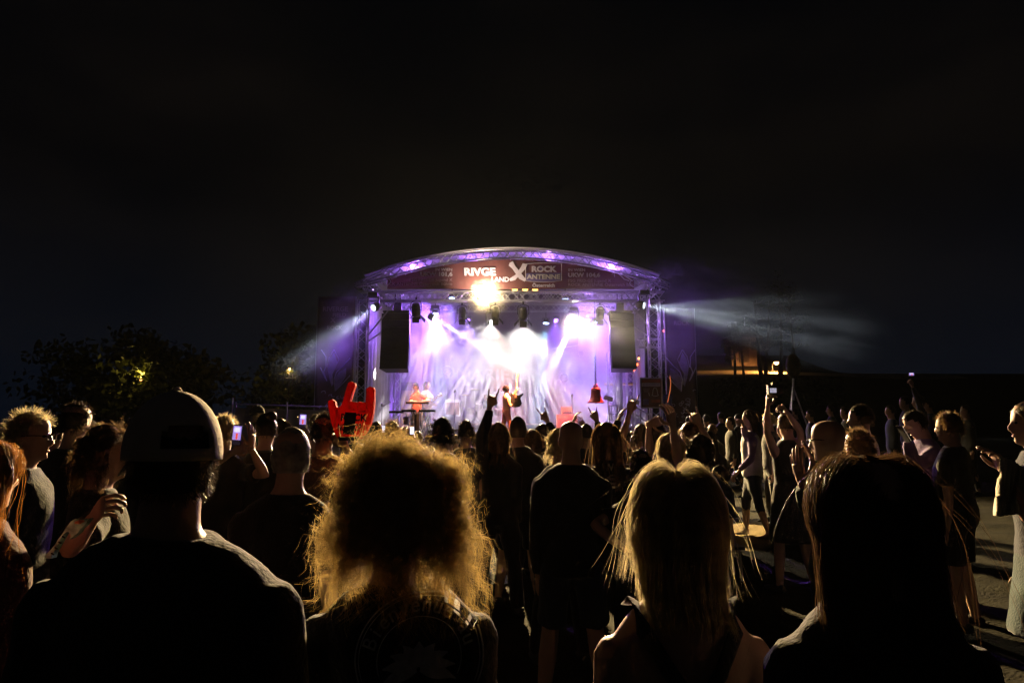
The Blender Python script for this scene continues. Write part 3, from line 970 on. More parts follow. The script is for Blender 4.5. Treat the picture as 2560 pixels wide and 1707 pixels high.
def hair_long(n, rng, length=0.42, seg=14, volume=0.02, wave=0.0, part=0.0, fly=0.04, clump=110, spread=0.0):
    d = scalp_roots(n, rng)
    cg = scalp_roots(clump, rng)
    ci = np.argmax(d @ cg.T + rng.normal(0, 0.02, (n, clump)), axis=1)
    lay = rng.uniform(0.0, 1.0, n) ** 0.8 * volume
    P = np.zeros((n, seg, 3))
    p = d * HEAD_R * 1.0
    side = np.sign(d[:, 0] - part + rng.normal(0, 0.05, n))
    topness = np.clip(d[:, 2], 0, 1)
    front = np.clip(d[:, 1] * 2, 0, 1)
    F = np.stack([side * (0.35 + 1.0 * topness ** 2 + 1.0 * front), -0.35 * np.ones(n), -1.0 * np.ones(n)], 1)
    L = length * rng.uniform(0.90, 1.03, n) + 0.14 * topness
    drift = rng.normal(0, 0.022, (n, 3)) + rng.normal(0, 0.022, (clump, 3))[ci]
    flyer = (rng.uniform(0, 1, n) < fly)[:, None]
    fd = rng.normal(0, 0.13, (n, 3))
    ph = rng.uniform(0, 6.28, clump)
    nh = d.copy()
    v = F - (F * nh).sum(1, keepdims=True) * nh + d * 0.25
    v /= np.linalg.norm(v, axis=1, keepdims=True)
    for k in range(seg):
        P[:, k] = p
        rr = HEAD_R * 1.03 + lay[:, None]
        nh = p / rr ** 2
        nh /= np.linalg.norm(nh, axis=1, keepdims=True)
        on = (p[:, 2] > -0.06)[:, None]
        tf = F - (F * nh).sum(1, keepdims=True) * nh
        tf /= np.linalg.norm(tf, axis=1, keepdims=True) + 1e-6
        cw = wave * np.stack([np.cos(ph + k * 0.9), np.sin(ph * 1.7 + k * 0.8), np.zeros(clump)], 1)[ci]
        out = np.stack([np.sign(p[:, 0]) * spread, np.zeros(n), np.zeros(n)], 1)
        down = np.array([0, 0, -1.0]) + cw + out
        tgt = np.where(on, tf, down)
        v = v * 0.5 + tgt * 0.5 + drift + flyer * fd * (0.3 + 0.9 * k / seg)
        v /= np.linalg.norm(v, axis=1, keepdims=True)
        p = p + v * (L / seg)[:, None]
        q = p / rr
        ql = np.linalg.norm(q, axis=1)
        onh = p[:, 2] > -0.08
        ins = (ql < 1) & onh
        p[ins] = p[ins] / ql[ins][:, None]
        far = (ql > 1.04) & onh & ~flyer[:, 0]
        p[far] = p[far] * (1 - 0.75 * (1 - 1.04 / ql[far]))[:, None]
        low = p[:, 2] <= -0.08
        rn = np.stack([np.full(n, 0.064) + lay, np.full(n, 0.072) + lay], 1)
        qn = p[:, :2] / rn; qnl = np.linalg.norm(qn, axis=1)
        ins = low & (qnl < 1)
        p[ins, :2] = p[ins, :2] / (qnl[ins][:, None] + 1e-6)
        # slide over the shoulders to the back
        zs = -0.165 - 0.28 * np.abs(p[:, 0])
        sh = (p[:, 2] < zs)
        ry = 0.115 + lay * 0.6
        qs = (p[:, 0] / 0.20) ** 2 + ((p[:, 1] + 0.01) / ry) ** 2
        ins = sh & (qs < 1)
        sgn = np.where(p[:, 1] < 0.03, -1.0, 1.0)
        newy = sgn * ry * np.sqrt(np.clip(1 - (p[:, 0] / 0.20) ** 2, 0.05, 1)) - 0.01
        p[ins, 1] = np.clip(newy[ins], p[ins, 1] - 0.03, p[ins, 1] + 0.03)
    # locks: strands draw together towards the tip
    gi = np.array([np.argmax(ci == c) if np.any(ci == c) else 0 for c in range(clump)])
    t = np.linspace(0, 1, seg)[None, :, None]
    f = 0.62 * np.clip(t * 1.5 - 0.25, 0, 1) * (1 - flyer[:, :, None]) * rng.uniform(0.5, 1.0, (n, 1, 1))
    P = P * (1 - f) + P[gi][ci] * f
    return P

def hair_curly(n, rng, rx=0.2, ry=0.17, rz=0.17, drop=0.12, seg=18, amp=0.011, turns=4.0, low=-0.6, lock=14):
    """Ringlets: strands ride in locks that share one helix."""
    m = max(60, n // lock)
    d = scalp_roots(m, rng, 0.35, low)
    t = np.linspace(0, 1, seg)[None, :, None]
    root = d * HEAD_R
    lump = 1 + 0.10 * np.sin(3.1 * d[:, 0] + 2.0 * d[:, 2] + 1.0) + 0.07 * np.sin(5.3 * d[:, 0] - 4.1 * d[:, 2])
    u = (rng.uniform(0.5, 1.0, m) ** 0.7 * np.clip(lump, .8, 1.15) * rng.choice([1.0, 1.0, 1.0, 1.13], m))[:, None]
    dd = d + rng.normal(0, 0.17, (m, 3))
    dd /= np.linalg.norm(dd, axis=1, keepdims=True)
    tip = dd * np.array([rx, ry, rz]) * u
    lowf = np.clip(0.45 - d[:, 2], 0, 1.2)
    tip[:, 2] -= drop * lowf * u[:, 0] * rng.uniform(.7, 1.15, m)
    tip[:, 0] *= 1 + 0.10 * lowf
    mid = root + d * (np.array([rx, ry, rz]) - HEAD_R) * 0.75 * u
    B = root[:, None] * (1 - t) ** 2 + 2 * mid[:, None] * t * (1 - t) + tip[:, None] * t ** 2
    ax = tip - root; ax /= np.linalg.norm(ax, axis=1, keepdims=True) + 1e-9
    r1 = np.cross(ax, rng.normal(size=(m, 3))); r1 /= np.linalg.norm(r1, axis=1, keepdims=True) + 1e-9
    r2 = np.cross(ax, r1)
    ph = rng.uniform(0, 6.28, (m, 1, 1)); tu = rng.uniform(0.6, 1.4, (m, 1, 1)) * turns
    am = amp * rng.uniform(0.6, 1.7, (m, 1, 1)) * np.clip(t * 2.5, 0, 1)
    ci = rng.integers(0, m, n)
    dph = rng.normal(0, 0.55, (n, 1, 1)); off = rng.normal(0, 0.0045, (n, 1, 3))
    frizz = (rng.uniform(0, 1, (n, 1, 1)) < 0.10)
    w = ph[ci] + 6.28 * tu[ci] * t + dph
    P = B[ci] + off * (0.4 + t) + am[ci] * (np.cos(w) * r1[ci][:, None] + np.sin(w) * r2[ci][:, None])
    P = P + frizz * rng.normal(0, 0.018, (n, 1, 3)) * t * 1.5
    return P

def hair_short(n, rng, length=0.03, seg=4, messy=0.5, low=-0.35, front=0.35):
    d = scalp_roots(n, rng, front, low)
    p = d * HEAD_R * 1.0
    v = d + rng.normal(0, messy, (n, 3)) + np.array([0, 0.0, -0.35]) * (1 - np.clip(d[:, 2:3], 0, 1))
    v /= np.linalg.norm(v, axis=1, keepdims=True)
    P = np.zeros((n, seg, 3))
    L = length * rng.uniform(0.6, 1.25, n)
    for k in range(seg):
        P[:, k] = p
        v = v + rng.normal(0, 0.22, (n, 3)) + np.array([0, 0, -0.12])
        v /= np.linalg.norm(v, axis=1, keepdims=True)
        p = p + v * (L / (seg - 1))[:, None]
    return P

def scalp_cap(grow=1.04, front=0.30, low=-0.45, rng=None):
    """Under-layer of hair hugging the skull."""
    vs, fs, keep = [], [], []
    seg, rings = 20, 12
    for i in range(rings + 1):
        th = math.pi * i / rings
        for k in range(seg):
            a = 2 * math.pi * k / seg
            d = (math.sin(th) * math.cos(a), math.sin(th) * math.sin(a), math.cos(th))
            g = grow + (rng.uniform(-0.02, 0.03) if rng is not None else 0)
            vs.append((d[0] * HEAD_R[0] * g, d[1] * HEAD_R[1] * g, d[2] * HEAD_R[2] * g))
            keep.append(d[2] > (front + 0.35 * d[1] if d[1] > 0.15 else low))
    for i in range(rings):
        for k in range(seg):
            q = (i * seg + k, (i + 1) * seg + k, (i + 1) * seg + (k + 1) % seg, i * seg + (k + 1) % seg)
            if sum(keep[j] for j in q) >= 3:
                fs.append(q)
    return np.array(vs), np.array(fs, dtype=np.int32)

def hand_mesh(mb, w, d, n, sd, pose, s):
    """Palm, four fingers and a thumb. w wrist, d finger direction, n palm-side normal, sd +1/-1 = thumb side along n x d."""
    d = Vector(d).normalized(); n = Vector(n); n = (n - d * n.dot(d)).normalized()
    a = d.cross(n).normalized() * sd            # towards the thumb
    w = Vector(w)
    L = 0.092 * s
    k0 = w + d * L
    mb.tube([w - d * 0.03 * s, w, w + d * 0.03 * s, w + d * 0.065 * s, k0, k0 + d * 0.012 * s],
            [(0.024 * s, 0.019 * s), (0.026 * s, 0.018 * s), (0.036 * s, 0.016 * s), (0.042 * s, 0.015 * s), (0.041 * s, 0.012 * s), (0.036 * s, 0.008 * s)], 10, up=n)
    curl = {'horns': ((4, 6, 4), (85, 95, 60), (88, 95, 60), (4, 6, 4)), 'open': ((6, 8, 6), (4, 8, 6), (6, 9, 6), (9, 12, 8)),
            'claw': ((18, 26, 18), (22, 30, 20), (25, 32, 20), (28, 34, 22)), 'grip': ((48, 55, 35), (52, 58, 38), (55, 60, 40), (58, 62, 42)),
            'fist': ((82, 95, 60), (85, 98, 60), (85, 98, 60), (82, 95, 60)), 'relax': ((18, 24, 14), (24, 28, 18), (28, 32, 20), (32, 34, 22)),
            'point': ((3, 4, 3), (80, 90, 55), (82, 92, 55), (82, 92, 55))}[pose]
    lens = ((0.042, 0.026, 0.020), (0.046, 0.030, 0.022), (0.042, 0.028, 0.021), (0.034, 0.021, 0.018))
    fan = {'open': (13, 3, -6, -17), 'claw': (12, 3, -6, -15), 'horns': (9, 2, -3, -12)}.get(pose, (4, 1, -2, -5))
    for i in range(4):
        base = k0 + a * (0.031 - 0.0205 * i) * s - d * (0.0, 0.0, 0.003, 0.010)[i] * s
        fd = (d * math.cos(R(fan[i])) + a * math.sin(R(fan[i]))).normalized()
        pts = [base - fd * 0.012 * s, base]
        ang = 0
        p = base
        for j in range(3):
            ang += curl[i][j]
            v = fd * math.cos(R(ang)) + n * math.sin(R(ang))
            p = p + v * lens[i][j] * s
            pts.append(p)
        pts.append(p + v * 0.003 * s)
        r = 0.0088 * s if i < 3 else 0.0076 * s
        mb.tube(pts, [r, r, r * .95, r * .9, r * .78, r * .35], 7)
    tb = w + d * 0.028 * s + a * 0.026 * s
    if pose in ('horns', 'fist', 'point', 'grip'):
        t1 = tb + (d * 0.5 + a * 0.55 + n * 0.5).normalized() * 0.042 * s
        t2 = t1 + (d * 0.55 - a * 0.45 + n * 0.55).normalized() * 0.032 * s
        t3 = t2 + (d * 0.25 - a * 0.9 + n * 0.2).normalized() * 0.026 * s
    else:
        t1 = tb + (d * 0.5 + a * 0.85 + n * 0.15).normalized() * 0.042 * s
        t2 = t1 + (d * 0.75 + a * 0.55 + n * 0.15).normalized() * 0.032 * s
        t3 = t2 + (d * 0.9 + a * 0.3 + n * 0.1).normalized() * 0.026 * s
    mb.tube([tb - a * 0.012 * s, tb, t1, t2, t3, t3 + (t3 - t2) * 0.1], [0.013 * s, 0.0125 * s, 0.0108 * s, 0.0098 * s, 0.0078 * s, 0.003 * s], 7)

SKINS = {'light': mat('skin_light', (0.55, 0.34, 0.25), 0.5, var=0.08, scale=14, bump=0.1), 'tan': mat('skin_tan', (0.40, 0.23, 0.15), 0.5, var=0.08, scale=14, bump=0.1)}
def cloth(name, c, **k):
    return mat('cloth_' + name, c, 0.9, var=k.get('var', 0.2), scale=k.get('scale', 6), bump=0.35, bscale=90, spec=0.2, sheen=0.25)
C_BLACK = cloth('black', (0.012, 0.012, 0.014))
C_CHAR = cloth('charcoal', (0.03, 0.03, 0.034))
C_NAVY = cloth('navy', (0.016, 0.022, 0.045))
C_DENIM = cloth('denim', (0.07, 0.11, 0.24))
C_BROWN = cloth('brown', (0.15, 0.10, 0.07))
C_WHITE = cloth('offwhite', (0.55, 0.53, 0.50))
C_TEAL = cloth('teal', (0.02, 0.05, 0.055))
C_GREY = cloth('grey', (0.11, 0.11, 0.12))
C_BEIGE = cloth('beige', (0.42, 0.34, 0.22))
C_VIOLET = cloth('violet', (0.20, 0.13, 0.32))
C_MAROON = cloth('maroon', (0.10, 0.03, 0.03))
C_YELLOW = cloth('ochre', (0.50, 0.27, 0.05))
C_OLIVE = cloth('olive', (0.07, 0.08, 0.04))
M_SHOE = mat('shoe_rubber', (0.03, 0.03, 0.03), 0.7)
M_SOLE = mat('shoe_pale', (0.40, 0.38, 0.34), 0.7)
def hairm(name, c, tr=0.45):
    return mat('hair_' + name, c, 0.42, var=0.35, scale=35, spec=0.5, transl=tr)
H_CURLY = hairm('honey_curls', (0.66, 0.47, 0.17), 0.58)
H_BLOND = hairm('blond', (0.80, 0.64, 0.36), 0.55)
H_BROWN = hairm('brown', (0.085, 0.048, 0.024))
H_DARK = hairm('dark', (0.035, 0.024, 0.016), 0.35)
H_LTBR = hairm('light_brown', (0.24, 0.15, 0.07))
H_RED = hairm('copper', (0.40, 0.17, 0.035), 0.5)
H_GREY = hairm('grey', (0.35, 0.33, 0.31))
M_EYE = mat('eye_dark', (0.02, 0.015, 0.012), 0.2)
M_LIP = mat('lip', (0.38, 0.14, 0.12), 0.5)
wr_tex = bpy.data.textures.new('cloth_folds', 'CLOUDS')
wr_tex.noise_scale = 0.20
wr_tex.noise_depth = 3

HANDS = {}
def finish_people():
    """Bake each body and weld its hands into the same mesh."""
    dg = bpy.context.evaluated_depsgraph_get()
    for nm, hl in list(HANDS.items()):
        HANDS.pop(nm)
        o = bpy.data.objects[nm]
        bm = bmesh.new()
        bm.from_mesh(o.evaluated_get(dg).data)
        for hme in hl:
            k0 = len(bm.faces)
            bm.from_mesh(hme)
            bpy.data.meshes.remove(hme)
        for f in bm.faces:
            f.smooth = True
        o.modifiers.clear()
        bm.to_mesh(o.data)
        bm.free()

def person(label, px, py, Y, yaw=0.0, women=False, sw=1.0, fat=1.0, arms=None, skin='light', shirt=C_BLACK, sleeve='short', legs=C_BLACK, leglen='long',
           hair=('short', H_DARK), pitch=0.0, hyaw=0.0, roll=0.0, stance=0.10, lean=0.0, face=False, height=None, group='crowd before the stage',
           extra=0.012, cap=None, vox=None, kneel=0.0, base=None, topbare=None, shoes=True, glasses=False, seat=False, stride=0.0, cat='person', vest=None):
    arms = arms or {}
    rng = np.random.default_rng(abs(hash((px, py))) % (2 ** 31) if False else int(px * 7 + py * 13) % 100000)
    top = at(px, py, Y)
    x = top.x
    gz = ground_z(x, Y) if base is None else base
    H = height or (top.z - gz - extra)
    drop = 0.0
    if height is not None:
        drop = top.z - gz - extra - H       # negative: knees bent / seated
    s = H / 1.75
    if seat:
        drop = -0.45 * s
        H = (top.z - gz - extra) / (1.30 / 1.75)
        s = H / 1.75
        drop = -0.45 * s
    yr = R(yaw)
    root = thing('person', label, cat, (x, Y, gz + drop), group)
    root.rotation_euler = (0, 0, yr)
    W = Matrix.Translation((x, Y, gz + drop)) @ Matrix.Rotation(yr, 4, 'Z')
    Wi = W.inverted()
    dist = Y
    if vox is None:
        vox = 0.010 if dist < 2.2 else (0.015 if dist < 5 else (0.021 if dist < 9 else 0.034))
    swid = sw * (0.90 if women else 1.0)
    hipw = (1.04 if women else 1.0) * fat
    la = R(lean)
    def T(x_, y_, z_):
        """torso point with forward lean about the hips"""
        p = Vector((x_, y_, z_)) * s
        if la:
            h = Vector((0, 0, 0.92)) * s
            p = h + Matrix.Rotation(-la, 3, 'X') @ (p - h) if p.z > h.z else p
        return p
    stations = [(0.82, .150 * hipw, .115 * fat, 0), (0.90, .172 * hipw, .125 * fat, 0), (0.98, .162 * hipw, .118 * fat, 0), (1.08, (.132 if women else .150) * fat, .105 * fat, .005),
                (1.20, (.142 if women else .160) * fat * (0.5 + 0.5 * sw), .112 * fat, .008), (1.28, .166 * swid, .116 * fat, .004), (1.345, .176 * swid, .106, -.004), (1.385, .172 * swid, .096, -.010), (1.42, .146 * swid, .082, -.014), (1.452, .108 * swid, .070, -.014), (1.478, .078, .064, -.014), (1.50, .063, .061, -.012)]
    def torso(mb, grow, z0=0.0, z1=9.0, seg=18):
        st = [q for q in stations if z0 <= q[0] <= z1]
        mb.tube([T(0, q[3], q[0]) for q in st], [((q[1] + grow) * s, (q[2] + grow) * s) for q in st], seg, up=(0, 1, 0))
    # legs
    hipz = 0.90
    def leg(sg):
        st = stride * sg
        hp = Vector((sg * 0.088 * hipw, 0, hipz)) * s
        kn = Vector((sg * (0.088 + stance * 0.5), 0.02 + st * 0.5 + kneel * 0.25, 0.48 + kneel * 0.1)) * s
        an = Vector((sg * (0.088 + stance), -0.03 + st - kneel * 0.15, 0.085)) * s
        if seat:
            kn = Vector((sg * 0.12, 0.40, 0.94)) * s
            an = Vector((sg * 0.14, 0.42, 0.535)) * s
        return hp, kn, an
    # arms
    arm = {}
    for nm, sg in (('L', -1), ('R', 1)):
        S = T(sg * 0.172 * swid, -0.010, 1.338)
        spec = arms.get(nm)
        la_, lb_ = 0.285 * s, 0.255 * s
        hp_, hn, hd = 'relax', None, None
        if spec is None:
            sw_ = rng.uniform(0.02, 0.10)
            E = S + Vector((sg * 0.06, -0.02, -1)).normalized() * la_
            Wr = E + Vector((sg * 0.02, 0.12 + sw_, -1)).normalized() * lb_
            hn = Vector((-sg, 0.2, 0))
        else:
            tgt = Wi @ Vector(spec['to']) if 'to' in spec else Vector(spec['loc']) * s
            hp_ = spec.get('hand', 'relax')
            pole = Vector(spec.get('pole', (sg * 0.8, -0.5, -0.5)))
            v = tgt - S
            Dm = v.length
            k = max(1.0, Dm / ((la_ + lb_) * 0.985))
            if k > 1.0:
                kk = min(k, 1.12)
                la_, lb_ = la_ * kk, lb_ * kk
                if k > 1.12:
                    Dm = (la_ + lb_) * 0.985
                    tgt = S + v.normalized() * Dm
                    v = tgt - S
            Dm = min(Dm, (la_ + lb_) * 0.985)
            dn = v.normalized()
            ca = (la_ ** 2 + Dm ** 2 - lb_ ** 2) / (2 * la_ * Dm)
            ca = max(-1, min(1, ca))
            pp = pole - dn * pole.dot(dn)
            pp.normalize()
            E = S + dn * (la_ * ca) + pp * (la_ * math.sqrt(1 - ca * ca))
            Wr = tgt
            if 'n' in spec: hn = Wi.to_3x3() @ Vector(spec['n'])
            if 'd' in spec: hd = Wi.to_3x3() @ Vector(spec['d'])
        fd = (Wr - E).normalized()
        hd = hd or fd
        if hn is None:
            hn = Vector((0, 1, 0)) if abs(fd.z) > 0.5 else Vector((0, 0, -1))
        arm[nm] = (sg, S, E, Wr, hd, hn, hp_)
    # head frame
    nk = T(0, -0.004, 1.527)
    HM = Matrix.Translation(nk) @ Euler((R(-pitch) - la * 0.5, R(roll), R(hyaw)), 'XYZ').to_matrix().to_4x4() @ Matrix.Translation(Vector((0, 0.012, 0.102)) * s) @ Matrix.Diagonal((s, s, s, 1))
    b = MB()
    torso(b, -0.004)
    b.tube([T(0, -0.012, 1.44), T(0, -0.010, 1.50), nk + (HM @ Vector((0, -0.01, -0.06)) - nk) * 0.6, HM @ Vector((0, -0.008, -0.02))],
           [(.066 * s, .066 * s), ((.054 if women else .062) * s, .060 * s), ((.050 if women else .058) * s, .058 * s), (.05 * s, .06 * s)], 14)
    hb = MB()
    prof = [(-.120, .020, .018, .056), (-.108, .040, .038, .046), (-.085, .052, .060, .028), (-.05, .060, .078, .014), (-.02, .066, .088, .006), (.01, .070, .094, .002), (.04, .0735, .0965, 0), (.07, .0715, .093, -.002), (.095, .060, .079, -.003), (.112, .038, .052, -.003), (.119, .010, .014, -.003)]
    hb.tube([(0, q[3], q[0]) for q in prof], [(q[1], q[2]) for q in prof], 18, up=(0, 1, 0))
    hb.tube([(0, .086, .018), (0, .104, -.010), (0, .117, -.032), (0, .098, -.044)], [(.008, .010), (.010, .012), (.014, .011), (.012, .006)], 8)
    hb.ell((0, .085, .030), (.045, .014, .010), 8, 5)
    hb.ell((0, .082, -.068), (.022, .013, .012), 8, 5)
    hb.ell((0, .076, -.100), (.022, .020, .018), 8, 5)
    for sg in (-1, 1):
        hb.ell((sg * .074, -.006, -.010), (.013, .021, .032), 8, 6)
    b.add([HM @ Vector(v) for v in hb.v], hb.f)
    for nm in 'LR':
        sg, S, E, Wr, hd, hn, hp_ = arm[nm]
        b.tube([S - (E - S) * 0.12, S, S.lerp(E, .35), S.lerp(E, .8), E, E.lerp(Wr, .28), E.lerp(Wr, .7), Wr, Wr + (Wr - E).normalized() * 0.02 * s],
               [.030 * s, .050 * s, .048 * s, .040 * s, .037 * s, .040 * s, .031 * s, .025 * s, .024 * s], 12)
    lg = {}
    for sg in (-1, 1):
        hp, kn, an = leg(sg); lg[sg] = (hp, kn, an)
        b.tube([hp + Vector((0, 0, .03 * s)), hp, hp.lerp(kn, .4), kn, kn.lerp(an, .3), an, an - Vector((0, 0, .05 * s))], [.085 * s, .088 * s, .075 * s, .055 * s, .058 * s, .038 * s, .036 * s], 12)
        b.tube([an + Vector((0, -.045, -.045)) * s, an + Vector((0, .02, -.045)) * s, an + Vector((0.01 * sg, .11, -.062)) * s, an + Vector((.015 * sg, .19, -.072)) * s], [(.032 * s, .038 * s), (.036 * s, .040 * s), (.042 * s, .022 * s), (.030 * s, .010 * s)], 10, up=(0, 0, 1))
    body = b.build('body', SKINS[skin], root, True, fix=False)
    body.matrix_parent_inverse = Matrix.Identity(4)
    rm = body.modifiers.new('join', 'REMESH'); rm.mode = 'VOXEL'; rm.voxel_size = vox * (0.85 if face else 1.0); rm.use_smooth_shade = True
    sm = body.modifiers.new('soften', 'SMOOTH'); sm.factor = 0.5; sm.iterations = 3 if dist < 9 else 1
    # hands: fine geometry of the same body, kept out of the coarse voxel join
    for nm in 'LR':
        sg, S, E, Wr, hd, hn, hp_ = arm[nm]
        if nm not in arms and dist > 9 and not face:
            continue
        hm = MB(); hand_mesh(hm, Wr, hd, hn, -sg if arms.get(nm, {}).get('flip') else sg, hp_, s * 1.03)
        HANDS.setdefault(body.name, []).append(hm.mesh('hand_shape', True))
    # clothes
    def garment(name, mb, m, wr=0.018, vk=1.15):
        o = mb.build(name, m, root, True, fix=False); o.matrix_parent_inverse = Matrix.Identity(4)
        r_ = o.modifiers.new('join', 'REMESH'); r_.mode = 'VOXEL'; r_.voxel_size = vox * vk; r_.use_smooth_shade = True
        q_ = o.modifiers.new('soften', 'SMOOTH'); q_.factor = 0.5; q_.iterations = 2
        if dist < 9:
            d_ = o.modifiers.new('folds', 'DISPLACE'); d_.texture = wr_tex; d_.strength = wr * 2.0; d_.mid_level = 0.45; d_.texture_coords = 'GLOBAL'
        return o
    parts = {}
    if shirt is not None:
        mb = MB()
        top_z = 1.485 if topbare is None else topbare
        torso(mb, 0.014, 0.0, top_z)
        if topbare is None or topbare > 1.4:
            pass
        frac = {'short': 0.62, 'none': 0.0, 'long': 2.0, 'cap': 0.25}[sleeve]
        if frac:
            for nm in 'LR':
                sg, S, E, Wr, hd, hn, hp_ = arm[nm]
                g = 0.016 * s
                if frac <= 1:
                    e = S.lerp(E, frac)
                    mb.tube([S - (E - S) * 0.16, S, S.lerp(E, frac * .5), e], [.030 * s + g, .052 * s + g, .052 * s + g, .054 * s + g * 1.6], 12)
                else:
                    mb.tube([S - (E - S) * 0.16, S, S.lerp(E, .5), E, E.lerp(Wr, .5), E.lerp(Wr, .93)], [.030 * s + g, .052 * s + g, .048 * s + g, .044 * s + g, .040 * s + g, .030 * s + g], 12)
        parts['shirt'] = garment('shirt' if sleeve != 'long' else 'jacket', mb, shirt)
    if vest is not None:
        mb = MB(); torso(mb, 0.026, 0.0, 1.45); garment('vest', mb, vest)
    if legs is not None:
        mb = MB()
        z1 = 0.98
        st = [q for q in stations if q[0] <= z1]
        mb.tube([Vector((0, q[3], q[0])) * s for q in st], [((q[1] + .012) * s, (q[2] + .012) * s) for q in st], 16, up=(0, 1, 0))
        if leglen == 'skirt':
            mb.tube([Vector((0, 0, z)) * s for z in (.90, .75, .60, .48)], [(.19 * s, .14 * s), (.21 * s, .16 * s), (.235 * s, .19 * s), (.25 * s, .21 * s)], 18, up=(0, 1, 0))
        else:
            for sg in (-1, 1):
                hp, kn, an = lg[sg]
                g = .016 * s
                pts = [hp + Vector((0, 0, .03 * s)), hp, hp.lerp(kn, .5)]
                rr = [.085 * s + g, .09 * s + g, .076 * s + g]
                if leglen == 'shorts':
                    pts.append(hp.lerp(kn, .92)); rr.append(.068 * s + g * 1.5)
                elif leglen == 'capri':
                    pts += [kn, kn.lerp(an, .38)]; rr += [.058 * s + g, .056 * s + g]
                else:
                    pts += [kn, kn.lerp(an, .5), an - Vector((0, 0, .02 * s))]; rr += [.058 * s + g, .054 * s + g, .050 * s + g]
                mb.tube(pts, rr, 12)
        parts['legs'] = garment({'shorts': 'shorts', 'skirt': 'skirt'}.get(leglen, 'trousers'), mb, legs, vk=1.5)
    if shoes:
        for sg in (-1, 1):
            an = lg[sg][2]
            mb = MB()
            mb.tube([an + Vector((0, -.06, -.045)) * s, an + Vector((0, -.03, -.040)) * s, an + Vector((0, .04, -.038)) * s, an + Vector((0.01 * sg, .12, -.052)) * s, an + Vector((.015 * sg, .20, -.062)) * s, an + Vector((.015 * sg, .225, -.066)) * s],
                    [(.024 * s, .030 * s), (.040 * s, .042 * s), (.044 * s, .044 * s), (.050 * s, .030 * s), (.042 * s, .020 * s), (.02 * s, .010 * s)], 12, up=(0, 0, 1))
            o = mb.build('shoe', M_SHOE, root, True); o.matrix_parent_inverse = Matrix.Identity(4)
    # hair
    kind, hmat = hair[0], hair[1]
    hk = hair[2] if len(hair) > 2 else {}
    near = dist < 2.2; midd = dist < 6.5
    dens = max(0.035, min(0.75, (1.5 / dist) ** 1.65))
    wid = max(0.0009, min(0.006, 0.00055 * dist))
    def addhair(P, w, capgrow=1.04, low=-0.45, front=0.30, taper=0.25):
        V, Q = ribbons(P, w, rng, taper)
        if capgrow:
            V2, Q2 = scalp_cap(capgrow + (0.0 if dist < 2.2 else (0.04 if dist < 5 else 0.09)), front, low, rng)
            Q = np.concatenate([Q, Q2 + len(V)]); V = np.concatenate([V, V2])
        M4 = np.array(HM)
        V = V @ M4[:3, :3].T + M4[:3, 3]
        o = np_quads('hair', V, Q, hmat, root)
        return o
    if kind == 'long':
        P = hair_long(int(hk.get('n', 11000) * dens), rng, hk.get('length', 0.42), hk.get('seg', 13 if near else 9), hk.get('volume', 0.022), hk.get('wave', 0.03), hk.get('part', 0.0), hk.get('fly', 0.015), clump=hk.get('clump', 110), spread=hk.get('spread', 0.0))
        addhair(P, wid, 1.05)
    elif kind == 'curly':
        P = hair_curly(int(hk.get('n', 15000) * dens), rng, hk.get('rx', .19), hk.get('ry', .17), hk.get('rz', .165), hk.get('drop', .12), hk.get('seg', 18 if near else 9), hk.get('amp', .011), hk.get('turns', 4.0), hk.get('low', -0.6))
        addhair(P, wid, 1.10, -0.6)
    elif kind == 'short':
        P = hair_short(int(hk.get('n', 9000) * dens), rng, hk.get('length', .032), messy=hk.get('messy', .45), low=hk.get('low', -0.40))
        addhair(P, wid, 1.05, hk.get('low', -0.45))
    elif kind == 'bun':
        P = hair_short(int(7000 * dens), rng, .030, messy=.25)
        o = addhair(P, wid * 1.2, 1.06)
        mb = MB(); c_ = hk.get('at', (0, -0.05, 0.135))
        mb.ell(c_, (.045, .045, .04), 12, 8)
        nv = [HM @ Vector(v) for v in mb.v]
        mb.v = [tuple(v) for v in nv]
        o2 = mb.build('hair_bun', hmat, root, True); o2.matrix_parent_inverse = Matrix.Identity(4)
    elif kind == 'buzz':
        P = hair_short(int(7000 * dens), rng, .012, 3, messy=.3, low=-0.5)
        addhair(P, wid, 1.045, -0.5)
    if cap is not None:
        cm, fwd = cap[0], cap[1]
        mb = MB()
        seg = 48
        rows = 18
        vs, fs = [], []
        g = 1.25
        for i in range(rows + 1):
            th = R(95) * i / rows
            for k in range(seg):
                a = 2 * math.pi * k / seg
                vs.append((HEAD_R[0] * g * math.sin(th) * math.cos(a), HEAD_R[1] * g * math.sin(th) * math.sin(a), HEAD_R[2] * 1.08 * math.cos(th) + 0.012))
        for i in range(rows):
            for k in range(seg):
                a0 = 2 * math.pi * (k + .5) / seg
                # opening at the back above the strap
                back_ang = abs(((a0 - (-math.pi / 2) + math.pi) % (2 * math.pi)) - math.pi)
                thd = 95.0 * (i + .5) / rows
                if fwd > 0 and thd < 84 and (math.degrees(back_ang) / 34) ** 2 + ((85 - thd) / 23) ** 2 < 1:
                    continue
                fs.append((i * seg + k, (i + 1) * seg + k, (i + 1) * seg + (k + 1) % seg, i * seg + (k + 1) % seg))
        mb.add(vs, fs)
        mb.ell((0, 0, HEAD_R[2] * 1.08 + 0.014), (.009, .009, .006), 8, 5)
        mb.v = [tuple(HM @ Vector(v)) for v in mb.v]
        o = mb.build('cap', cm, root, True); o.matrix_parent_inverse = Matrix.Identity(4)
        so = o.modifiers.new('thickness', 'SOLIDIFY'); so.thickness = 0.004 * s; so.offset = 0
        br = MB(); vs, fs = [], []
